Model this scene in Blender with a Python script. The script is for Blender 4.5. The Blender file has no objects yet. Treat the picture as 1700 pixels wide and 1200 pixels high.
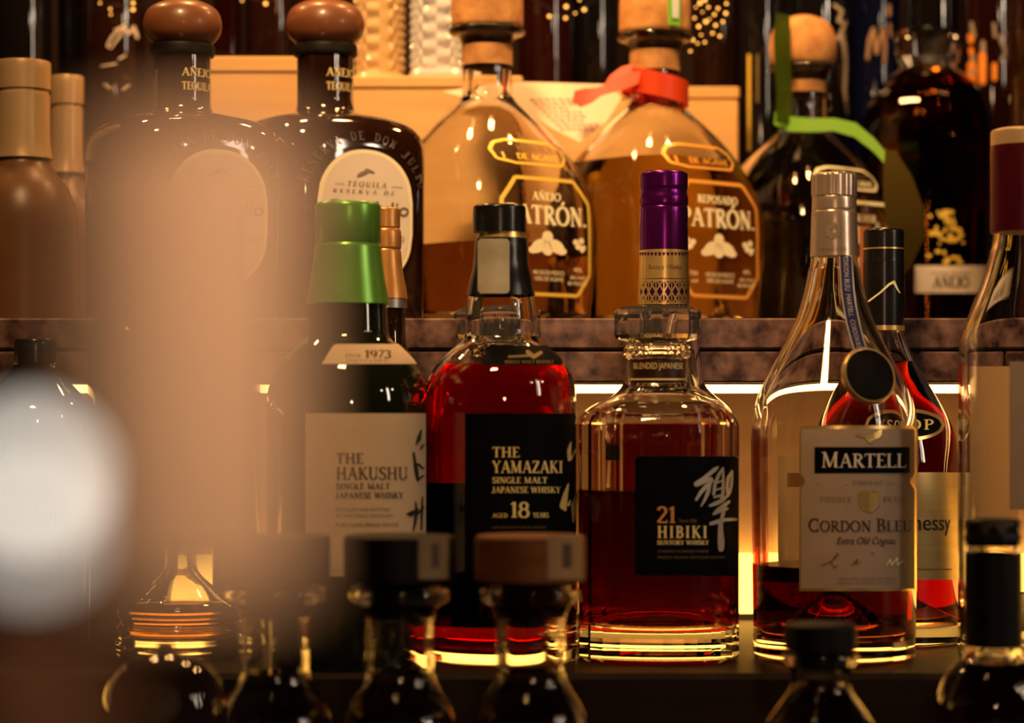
import bpy, math, random
from math import sin, cos, pi, radians
from mathutils import Vector
random.seed(7)
sc = bpy.context.scene
col = sc.collection

# ------------------------------------------------------------------ camera
ZC = 1.35                       # eye height
FPX = 85.0 / 36.0 * 1700        # focal length in pixels of the 1700x1200 frame
cam_d = bpy.data.cameras.new('camera')
cam = bpy.data.objects.new('camera', cam_d); col.objects.link(cam)
cam.location = (0, 0, ZC); cam.rotation_euler = (radians(90), 0, 0)
cam_d.lens = 85; cam_d.sensor_width = 36; cam_d.shift_y = 100 / 1700
cam_d.clip_start = 0.02; cam_d.clip_end = 30
cam_d.dof.use_dof = True; cam_d.dof.focus_distance = 1.48; cam_d.dof.aperture_fstop = 5.6
sc.camera = cam

# ------------------------------------------------------------------ world, lamps, exposure
w = bpy.data.worlds.new('bar_room_dusk'); sc.world = w; w.use_nodes = True
bg = w.node_tree.nodes['Background']
bg.inputs[0].default_value = (0.10, 0.045, 0.018, 1); bg.inputs[1].default_value = 0.05

def lamp(name, kind, loc, aim, power, colour, size=0.1, size_y=None, spread=None):
    d = bpy.data.lights.new(name, kind); d.energy = power; d.color = colour
    if kind == 'AREA':
        d.shape = 'RECTANGLE'; d.size = size; d.size_y = size_y or size
        if spread: d.spread = radians(spread)
    else:
        d.shadow_soft_size = size
    o = bpy.data.objects.new(name, d); col.objects.link(o)
    o.location = loc
    o.rotation_euler = (Vector(aim) - Vector(loc)).to_track_quat('-Z', 'Y').to_euler()
    return o
WARM = (1.0, 0.50, 0.17)
# pale window light from the right of the bar
lamp('side_window_light', 'AREA', (1.55, 0.55, ZC + 0.50), (0.05, 1.5, ZC + 0.05), 3.6, (1.0, 0.78, 0.57), 0.085, 0.50)
# two small pendant bulbs over the bar, to the right
lamp('pendant_bulb', 'POINT', (0.95, 0.60, ZC + 0.48), (0, 1, 0), 1.2, (1.0, 0.76, 0.52), 0.022)
lamp('pendant_bulb', 'POINT', (1.20, 0.95, ZC + 0.50), (0, 1, 0), 1.2, (1.0, 0.76, 0.52), 0.022)
# warm downlights under the shelf above the top row
for x in (-0.42, -0.19, 0.04, 0.27):
    lamp('shelf_downlight', 'AREA', (x, 1.74, ZC + 0.62), (x, 1.84, ZC), 1.4, WARM, 0.05, 0.05)
# warm ceiling spot over the bar
lamp('ceiling_spot', 'AREA', (-0.20, 0.72, ZC + 1.10), (0.06, 1.66, ZC + 0.20), 2.1, (1.0, 0.58, 0.24), 0.2, 0.2, 48)
# fill light added above the lens to brighten the foreground blur
lamp('foreground_fill', 'POINT', (0.12, 0.00, ZC + 0.17), (0, 1, 0), 3.0, (1.0, 0.60, 0.35), 0.03)

vs = sc.view_settings
vs.view_transform = 'Standard'; vs.look = 'None'; vs.gamma = 1.0; vs.exposure = 0.0
vs.use_curve_mapping = False
cy = sc.cycles
cy.max_bounces = 20; cy.transmission_bounces = 16; cy.glossy_bounces = 6; cy.diffuse_bounces = 3
cy.transparent_max_bounces = 16; cy.caustics_reflective = False; cy.caustics_refractive = False
cy.sample_clamp_indirect = 6.0; cy.use_denoising = True

# ------------------------------------------------------------------ helpers: pixels to metres
def PX(x, Y): return (x - 850) * Y / FPX
def PZ(y, Y): return ZC + (700 - y) * Y / FPX

Z_LOW = ZC - 0.136              # shelf of the front row
Z_RAIL = ZC - 0.270             # rail of the nearest bottles
Z_DECK = ZC + 0.0656            # stone ledge of the back row
Z_BAR = ZC - 0.22               # bar counter by the camera

# ------------------------------------------------------------------ materials
MATS = {}
def new_mat(name):
    m = bpy.data.materials.new(name); m.use_nodes = True
    n = m.node_tree.nodes; n.clear()
    out = n.new('ShaderNodeOutputMaterial')
    return m, n, m.node_tree.links, out

def principled(name, base, rough=0.5, metal=0.0, trans=0.0, ior=1.45, coat=0.0, emit=None, es=0.0,
               noise=None, bump=0.0, bump_scale=200, vol=None, spec=0.5):
    """noise = (second colour, scale, detail, (sx,sy,sz)) gives a procedural colour variation"""
    if name in MATS: return MATS[name]
    m, n, l, out = new_mat(name)
    p = n.new('ShaderNodeBsdfPrincipled')
    p.inputs['Base Color'].default_value = (*base, 1)
    p.inputs['Roughness'].default_value = rough
    p.inputs['Metallic'].default_value = metal
    p.inputs['Transmission Weight'].default_value = trans
    p.inputs['IOR'].default_value = ior
    p.inputs['Coat Weight'].default_value = coat
    p.inputs['Coat Roughness'].default_value = 0.05
    p.inputs['Specular IOR Level'].default_value = spec
    if emit:
        p.inputs['Emission Color'].default_value = (*emit, 1); p.inputs['Emission Strength'].default_value = es
    tc = n.new('ShaderNodeTexCoord')
    if noise:
        c2, scale, detail, stretch = noise
        mp = n.new('ShaderNodeMapping'); mp.inputs['Scale'].default_value = stretch
        nz = n.new('ShaderNodeTexNoise'); nz.inputs['Scale'].default_value = scale; nz.inputs['Detail'].default_value = detail
        l.new(tc.outputs['Object'], mp.inputs[0]); l.new(mp.outputs[0], nz.inputs['Vector'])
        r = n.new('ShaderNodeValToRGB'); r.color_ramp.elements[0].position = 0.35; r.color_ramp.elements[1].position = 0.68
        r.color_ramp.elements[0].color = (*base, 1); r.color_ramp.elements[1].color = (*c2, 1)
        l.new(nz.outputs['Fac'], r.inputs[0]); l.new(r.outputs[0], p.inputs['Base Color'])
    if bump:
        b = n.new('ShaderNodeBump'); b.inputs['Strength'].default_value = bump; b.inputs['Distance'].default_value = 0.001
        nb = n.new('ShaderNodeTexNoise'); nb.inputs['Scale'].default_value = bump_scale; nb.inputs['Detail'].default_value = 3
        l.new(tc.outputs['Object'], nb.inputs['Vector'])
        l.new(nb.outputs['Fac'], b.inputs['Height']); l.new(b.outputs[0], p.inputs['Normal'])
    l.new(p.outputs[0], out.inputs['Surface'])
    if vol:
        sig, = (vol,)
        mx = max(sig) * 1.02
        v = n.new('ShaderNodeVolumeAbsorption'); v.inputs['Density'].default_value = mx
        v.inputs['Color'].default_value = (*[1 - s / mx for s in sig], 1)
        l.new(v.outputs[0], out.inputs['Volume'])
    MATS[name] = m
    return m

def glass(name, colour=(1, 1, 1), rough=0.0, ior=1.48, bump=0.0, bs=60):
    return principled(name, colour, rough, trans=1.0, ior=ior, bump=bump, bump_scale=bs)
def liquid(name, sig):
    return principled(name, (1, 1, 1), 0.0, trans=1.0, ior=1.36, vol=sig)
def translucent(name, colour, mixf=0.5, rough=0.4):
    if name in MATS: return MATS[name]
    m, n, l, out = new_mat(name)
    p = n.new('ShaderNodeBsdfPrincipled'); p.inputs['Base Color'].default_value = (*colour, 1); p.inputs['Roughness'].default_value = rough
    t = n.new('ShaderNodeBsdfTranslucent'); t.inputs[0].default_value = (*colour, 1)
    x = n.new('ShaderNodeMixShader'); x.inputs[0].default_value = mixf
    l.new(p.outputs[0], x.inputs[1]); l.new(t.outputs[0], x.inputs[2]); l.new(x.outputs[0], out.inputs['Surface'])
    MATS[name] = m; return m
def sheer(name, colour, mixf=0.5):
    """thin see-through coloured film"""
    if name in MATS: return MATS[name]
    m, n, l, out = new_mat(name)
    p = n.new('ShaderNodeBsdfPrincipled'); p.inputs['Base Color'].default_value = (*colour, 1); p.inputs['Roughness'].default_value = 0.35
    t = n.new('ShaderNodeBsdfTransparent'); t.inputs[0].default_value = (*[min(1, c * 1.6 + .1) for c in colour], 1)
    x = n.new('ShaderNodeMixShader'); x.inputs[0].default_value = mixf
    l.new(p.outputs[0], x.inputs[1]); l.new(t.outputs[0], x.inputs[2]); l.new(x.outputs[0], out.inputs['Surface'])
    MATS[name] = m; return m
def emission(name, colour, strength):
    if name in MATS: return MATS[name]
    m, n, l, out = new_mat(name)
    e = n.new('ShaderNodeEmission'); e.inputs[0].default_value = (*colour, 1); e.inputs[1].default_value = strength
    l.new(e.outputs[0], out.inputs['Surface']); MATS[name] = m; return m

CLEAR = glass('clear_glass')
CLEAR_WAVY = glass('clear_hand_blown_glass', (0.98, 0.97, 0.93), bump=0.25, bs=35)
CRYSTAL = principled('cut_crystal', (0.88, 0.90, 0.95), 0.10, trans=0.45, ior=1.55)
CRYSTAL_TAN = principled('smoky_cut_crystal', (0.80, 0.56, 0.28), 0.15, trans=0.35, ior=1.5)
OLIVE_GLASS = glass('olive_green_glass', (0.35, 0.40, 0.12))
DARK_GREEN_GLASS = principled('dark_green_bottle_glass', (0.010, 0.012, 0.004), 0.04, coat=0.6)
BROWN_GLASS = principled('dark_brown_bottle_glass', (0.018, 0.006, 0.003), 0.05, coat=0.8)
BLACK_GLASS = principled('black_bottle_glass', (0.006, 0.005, 0.005), 0.05, coat=0.8)
AMBER_GLASS = principled('amber_bottle_glass', (0.80, 0.30, 0.05), 0.0, trans=1.0, ior=1.48)
NAVY_GLASS = principled('navy_bottle_glass', (0.004, 0.006, 0.03), 0.05, coat=0.8)
RED_DARK = principled('dark_red_bottle_glass', (0.016, 0.003, 0.0015), 0.05, coat=0.6)
WH_RED = liquid('ruby_whisky', (14, 120, 130))
WH_DARK = liquid('deep_red_whisky', (20, 75, 120))
WH_AMBER = liquid('amber_spirit', (3, 11, 32))
WH_GOLD = liquid('pale_gold_spirit', (3, 6.5, 22))
WH_HONEY = liquid('honey_spirit', (3, 9, 26))
COGNAC = liquid('cognac', (30, 110, 150))
PAPER = principled('cream_paper', (0.74, 0.54, 0.34), 0.6, noise=((0.79, 0.58, 0.37), 60, 3, (1, 1, 1)))
PAPER_LIT = translucent('thin_back_label_paper', (0.80, 0.62, 0.46), 0.6)
PAPER_PINK = principled('blush_paper', (0.37, 0.27, 0.205), 0.55, noise=((0.41, 0.30, 0.23), 60, 3, (1, 1, 1)))
PAPER_WHITE = principled('white_paper', (0.75, 0.66, 0.55), 0.6, noise=((0.8, 0.71, 0.6), 40, 3, (1, 1, 1)))
GREY_PAPER = principled('grey_stamp_paper', (0.32, 0.29, 0.23), 0.6, noise=((0.38, 0.34, 0.27), 90, 3, (1, 1, 1)))
BLACK_PAPER = principled('black_label_paper', (0.002, 0.002, 0.0023), 0.55, spec=0.06, noise=((0.003, 0.003, 0.0035), 80, 2, (1, 1, 1)))
BLACK_PLASTIC = principled('black_plastic', (0.008, 0.008, 0.009), 0.22, noise=((0.012, 0.012, 0.013), 120, 2, (1, 1, 1)))
BLACK_MATTE = principled('black_stained_wood', (0.007, 0.005, 0.004), 0.5, spec=0.25, noise=((0.012, 0.009, 0.007), 40, 4, (1, 1, 6)))
GOLD = principled('gold_foil', (0.86, 0.58, 0.20), 0.30, metal=0.75, noise=((0.9, 0.64, 0.26), 100, 2, (1, 1, 1)))
GOLD_PRINT = principled('gold_print', (0.92, 0.72, 0.30), 0.45, metal=0.25)
GOLD_YELLOW = principled('yellow_gold_print', (0.95, 0.66, 0.10), 0.40, metal=0.25)
GOLD_PALE = principled('pale_gold_print', (1.0, 0.92, 0.58), 0.5, metal=0.0)
GOLD_ORANGE = principled('orange_gold_print', (0.98, 0.46, 0.08), 0.40, metal=0.25)
GOLD_LABEL = principled('brushed_gold_label', (0.62, 0.45, 0.17), 0.35, metal=0.6, noise=((0.70, 0.52, 0.22), 40, 3, (1, 1, 8)))
COPPER = principled('copper_ribbon', (0.65, 0.22, 0.08), 0.45, metal=0.2)
INK = principled('dark_ink', (0.030, 0.020, 0.016), 0.6)
INK_BROWN = principled('brown_ink', (0.13, 0.075, 0.045), 0.6)
INK_GREY = principled('grey_ink', (0.26, 0.19, 0.14), 0.6)
SILVER_PRINT = principled('silver_print', (0.55, 0.50, 0.46), 0.35, metal=0.3)
WHITE_PRINT = principled('white_print', (0.75, 0.66, 0.58), 0.5)
DARK_GOLD_PRINT = principled('dim_gold_print', (0.22, 0.15, 0.06), 0.45, metal=0.3)
GREEN_FOIL = principled('green_foil', (0.16, 0.42, 0.06), 0.28, metal=0.45, noise=((0.20, 0.48, 0.08), 50, 2, (1, 1, 1)))
PURPLE_FOIL = principled('purple_foil', (0.13, 0.006, 0.17), 0.22, metal=0.8, noise=((0.16, 0.010, 0.20), 60, 2, (1, 1, 1)))
PURPLE_DARK = principled('deep_purple_foil', (0.08, 0.008, 0.11), 0.3, metal=0.6)
BURGUNDY_FOIL = principled('burgundy_foil', (0.075, 0.003, 0.010), 0.32, metal=0.3, noise=((0.10, 0.004, 0.014), 50, 2, (1, 1, 1)))
CHAMPAGNE = principled('champagne_foil', (0.60, 0.46, 0.36), 0.26, metal=0.65, noise=((0.64, 0.50, 0.40), 60, 2, (1, 1, 1)))
TAN_FOIL = principled('tan_foil', (0.62, 0.42, 0.22), 0.35, metal=0.3, noise=((0.66, 0.46, 0.26), 60, 2, (1, 1, 1)))
CORK = principled('cork', (0.66, 0.33, 0.11), 0.75, noise=((0.44, 0.19, 0.055), 90, 5, (1, 1, 1)), bump=0.5, bump_scale=220)
KNOB_WOOD = principled('polished_brown_wood', (0.17, 0.058, 0.022), 0.38, coat=0.2, noise=((0.23, 0.08, 0.03), 25, 4, (1, 1, 5)))
CAP_WOOD = principled('varnished_cap_wood', (0.26, 0.085, 0.022), 0.55, spec=0.25, noise=((0.34, 0.125, 0.038), 30, 4, (1, 1, 6)))
BLUE_RIBBON = principled('navy_ribbon', (0.010, 0.010, 0.075), 0.55, noise=((0.014, 0.014, 0.10), 80, 2, (1, 1, 1)))
RED_RIBBON = translucent('orange_red_satin', (0.95, 0.10, 0.015), 0.45)
GREEN_RIBBON = translucent('lime_satin', (0.26, 0.62, 0.02), 0.45)
OLIVE_FILM = sheer('olive_film', (0.11, 0.075, 0.012), 0.30)
GREEN_FILM = sheer('green_film', (0.10, 0.16, 0.012), 0.55)
PALE_WOOD = principled('pale_box_wood', (0.66, 0.38, 0.14), 0.55, noise=((0.74, 0.45, 0.18), 9, 4, (1, 1, 9)))
DARK_WOOD = principled('dark_shelf_wood', (0.014, 0.006, 0.0025), 0.5, spec=0.25, noise=((0.022, 0.010, 0.004), 14, 5, (1, 8, 8)))
STONE = principled('red_brown_stone', (0.032, 0.011, 0.009), 0.30, noise=((0.27, 0.15, 0.125), 75, 10, (1, 1, 1)), bump=0.4, bump_scale=60)
MORTAR = principled('dark_joint', (0.012, 0.006, 0.005), 0.8, noise=((0.02, 0.01, 0.008), 60, 3, (1, 1, 1)))
RECESS = principled('warm_beige_panel', (0.72, 0.47, 0.29), 0.55, noise=((0.78, 0.52, 0.33), 12, 4, (1, 1, 6)))
PLASTER = principled('dark_brown_plaster', (0.030, 0.013, 0.007), 0.8, noise=((0.042, 0.019, 0.010), 8, 5, (1, 1, 1)))
ALU = principled('brushed_aluminium', (0.5, 0.45, 0.4), 0.35, metal=0.9, noise=((0.55, 0.5, 0.45), 60, 2, (1, 30, 30)))
FROST = principled('tan_haze_wax', (0.80, 0.58, 0.40), 0.6, spec=0.2, noise=((0.86, 0.63, 0.45), 20, 2, (1, 1, 1)))

# ------------------------------------------------------------------ object helpers
def mesh_obj(name, verts, faces, mat, parent=None, smooth=True, angle=38):
    me = bpy.data.meshes.new(name); me.from_pydata([tuple(v) for v in verts], [], faces); me.update()
    me.materials.append(mat)
    if smooth:
        me.shade_smooth(); me.set_sharp_from_angle(angle=radians(angle))
    o = bpy.data.objects.new(name, me); col.objects.link(o)
    if parent is not None: o.parent = parent
    return o

def tag(o, label, cat=None, group=None, kind=None):
    o['label'] = label
    if cat: o['category'] = cat
    if group: o['group'] = group
    if kind: o['kind'] = kind
    return o

def empty(name, loc, rot=0.0):
    o = bpy.data.objects.new(name, None); col.objects.link(o)
    o.empty_display_size = 0.02; o.location = loc; o.rotation_euler = (0, 0, rot); return o

def box_mesh(x0, x1, y0, y1, z0, z1, bev=0.0):
    if bev <= 0:
        v = [(x0,y0,z0),(x1,y0,z0),(x1,y1,z0),(x0,y1,z0),(x0,y0,z1),(x1,y0,z1),(x1,y1,z1),(x0,y1,z1)]
        f = [(0,3,2,1),(4,5,6,7),(0,1,5,4),(1,2,6,5),(2,3,7,6),(3,0,4,7)]
        return v, f
    b = bev; v = []; rings = []
    for z, i in ((z0, b), (z0 + b, 0), (z1 - b, 0), (z1, b)):
        pts = [(x0+i+b,y0+i),(x1-i-b,y0+i),(x1-i,y0+i+b),(x1-i,y1-i-b),(x1-i-b,y1-i),(x0+i+b,y1-i),(x0+i,y1-i-b),(x0+i,y0+i+b)]
        rings.append([len(v)+k for k in range(8)]); v += [(p[0],p[1],z) for p in pts]
    f = [tuple(reversed(rings[0])), tuple(rings[-1])]
    for a, c in zip(rings[:-1], rings[1:]):
        for k in range(8): f.append((a[k], a[(k+1)%8], c[(k+1)%8], c[k]))
    return v, f

def box(name, x0, x1, y0, y1, z0, z1, mat, parent=None, bev=0.0):
    v, f = box_mesh(x0, x1, y0, y1, z0, z1, bev)
    return mesh_obj(name, v, f, mat, parent, smooth=False)

# rings: list of (rx, ry, z, n);  n = superellipse power
def se(theta, n):
    c, s = cos(theta), sin(theta)
    if n == 2: return c, s
    e = 2.0 / n
    return math.copysign(abs(c) ** e, c), math.copysign(abs(s) ** e, s)

def loft(rings, seg=64, cap0=True, cap1=True, disp=None, phase=0.0):
    v, f = [], []; idx = []
    for (rx, ry, z, n) in rings:
        row = []
        if rx < 1e-5:
            row = [len(v)] * seg; v.append((0, 0, z))
        else:
            for k in range(seg):
                t = 2 * pi * k / seg + phase
                c, s = se(t, n)
                d = disp(t, z) if disp else 0.0
                row.append(len(v)); v.append((c * (rx + d), s * (ry + d), z))
        idx.append(row)
    for a, b in zip(idx[:-1], idx[1:]):
        for k in range(seg):
            q = (a[k], a[(k+1)%seg], b[(k+1)%seg], b[k])
            u = []
            for i in q:
                if i not in u: u.append(i)
            if len(u) >= 3: f.append(tuple(u))
    if cap0 and rings[0][0] >= 1e-5: f.append(tuple(reversed(idx[0])))
    if cap1 and rings[-1][0] >= 1e-5: f.append(tuple(idx[-1]))
    return v, f

def cr(p0, p1, p2, p3, t):
    return tuple(0.5 * (2*b + (c-a)*t + (2*a-5*b+4*c-d)*t*t + (3*b-a-3*c+d)*t**3) for a, b, c, d in zip(p0, p1, p2, p3))

def smooth_profile(pts, sub=4):
    """pts: (hw, y, n, corner)  -> refined (hw, y, n)"""
    segs, cur = [], [pts[0]]
    for p in pts[1:]:
        cur.append(p)
        if p[3]: segs.append(cur); cur = [p]
    if len(cur) > 1: segs.append(cur)
    out = [pts[0][:3]]
    for s in segs:
        q = [p[:3] for p in s]
        if len(q) == 2: out.append(q[1]); continue
        e = [q[0]] + q + [q[-1]]
        for i in range(1, len(e) - 2):
            for k in range(1, sub + 1):
                out.append(cr(e[i-1], e[i], e[i+1], e[i+2], k / sub))
    return out

class Bottle:
    """profile points in photo pixels (half width, y) at the bottle's own distance; everything is turned into metres"""
    def __init__(self, name, label, cx, Y, base_z, rot=0.0, cat='bottle', group=None):
        self.cx, self.Y, self.bz, self.s = cx, Y, base_z, Y / FPX
        self.rot = rot
        self.root = empty(name, (PX(cx, Y), Y, base_z), rot)
        tag(self.root, label, cat, group)
        self.rings = []
    def h(self, y): return PZ(y, self.Y) - self.bz
    def yb(self): return 700 - (self.bz - ZC) / self.s
    def conv(self, prof, ratio=1.0, sub=4):
        P = []
        for p in prof:
            hw, y = p[0], p[1]; n = 2; c = False
            for e in p[2:]:
                if e == 'c': c = True
                else: n = e
            if y == 'b': y = self.yb()
            P.append((hw, y, n, c))
        P = smooth_profile(P, sub)
        return [(hw * self.s, hw * self.s * ratio, self.h(y), n) for hw, y, n in P]
    def part(self, name, prof, mat, ratio=1.0, seg=64, parent=None, sub=4, disp=None, cap0=True, cap1=True, angle=38, phase=0.0, flat=False):
        r = self.conv(prof, ratio, sub)
        if r[0][2] > r[-1][2]: r = r[::-1]
        v, f = loft(r, seg, cap0, cap1, disp, phase)
        return mesh_obj(name, v, f, mat, parent or self.root, not flat, angle)
    def shell(self, prof, mat, t=0.0022, base=0.008, ratio=1.0, seg=64, punt=0.0, name='glass_body', disp=None, angle=38, phase=0.0, sub=4, flat=False, keep=True, inner_seg=None):
        """hollow glass: profile listed from the mouth down to the base"""
        r = self.conv(prof, ratio, sub)
        if r[0][2] > r[-1][2]: r = r[::-1]
        if keep: self.rings = r
        z0 = r[0][2]; rb = max(x[0] for x in r[:6])
        inner = [x for x in r if x[2] > z0 + base + 0.004]
        inn = [(max(x[0] - t, .001), max(x[1] - t, .001), x[2], x[3]) for x in inner]
        b = inn[0]
        bot = [(0.0, 0.0, z0 + base + punt, b[3])]
        for q in (0.25, 0.5, 0.75, 0.92):
            bot.append((b[0] * q, b[1] * q, z0 + base + punt * (1 - q) ** 1.2 + (0.0015 if q > .9 else 0), b[3]))
        self.inner = bot + inn
        loop = [(0.0, 0.0, z0 + 0.0006, r[0][3])] + [(r[0][0] * .8, r[0][1] * .8, z0 + 0.0006, r[0][3])] + r + [x for x in reversed(self.inner)]
        v, f = loft(loop, seg, False, False, disp, phase)
        return mesh_obj(name, v, f, mat, self.root, not flat, angle)
    def fill(self, level_y, mat, seg=64, name='liquid', grow=0.00025):
        zl = self.h(level_y)
        rr = []
        prev = None
        for x in self.inner:
            if x[2] <= zl: rr.append((x[0] + grow if x[0] > 0 else 0.0, x[1] + grow if x[0] > 0 else 0.0, x[2] - grow, x[3])); prev = x
            else:
                k = (zl - prev[2]) / (x[2] - prev[2]); a = prev[0] + (x[0]-prev[0])*k; b = prev[1] + (x[1]-prev[1])*k
                rr.append((a + grow, b + grow, zl, x[3])); break
        v, f = loft(rr, seg)
        return mesh_obj(name, v, f, mat, self.root)
    def radius(self, z):
        r = self.rings
        if z <= r[0][2]: return r[0]
        for a, b in zip(r[:-1], r[1:]):
            if a[2] <= z <= b[2] and b[2] > a[2]:
                k = (z - a[2]) / (b[2] - a[2])
                return tuple(p + (q - p) * k for p, q in zip(a, b))
        return r[-1]
    def on(self, x, y, off=0.0004, lc=None, back=False):
        """photo pixel -> point on the front of the bottle; lc = pixel column of the middle of the label face"""
        d = 0.0
        for _ in range(1 if self.rot else 4):
            D = self.Y + (d if back else -d)
            if self.rot: u = (x - (self.cx if lc is None else lc)) * self.s / cos(self.rot); z = self.h(y)
            else: u = PX(x, D) - PX(self.cx, self.Y); z = PZ(y, D) - self.bz
            rx, ry, _n, n = self.radius(z)
            rx += off; ry += off
            q = min(abs(u) / rx, 0.997); u = math.copysign(q * rx, u)
            d = ry * (1 - q ** n) ** (1.0 / n)
        return (u, d if back else -d, z)
    def patch(self, name, x0, x1, ytop, ybot, mat, parent=None, off=0.0004, lc=None, nx=28, ny=8, back=False):
        """label on the surface; ytop / ybot numbers or functions of x"""
        ft = ytop if callable(ytop) else (lambda x: ytop)
        fb = ybot if callable(ybot) else (lambda x: ybot)
        v, f = [], []
        for i in range(nx + 1):
            x = x0 + (x1 - x0) * i / nx
            for j in range(ny + 1):
                y = ft(x) + (fb(x) - ft(x)) * j / ny
                v.append(self.on(x, y, off, lc, back))
        for i in range(nx):
            for j in range(ny):
                a = i * (ny + 1) + j
                f.append((a, a + 1, a + ny + 2, a + ny + 1))
        return mesh_obj(name, v, f, mat, parent or self.root)
    def strokes(self, name, quads, mat, parent=None, off=0.0008, lc=None, back=False):
        v, f = [], []
        for q in quads:
            b = len(v)
            for (x, y) in q: v.append(self.on(x, y, off, lc, back))
            f.append(tuple(range(b, b + len(q))))
        return mesh_obj(name, v, f, mat, parent or self.root, smooth=False)

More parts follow.
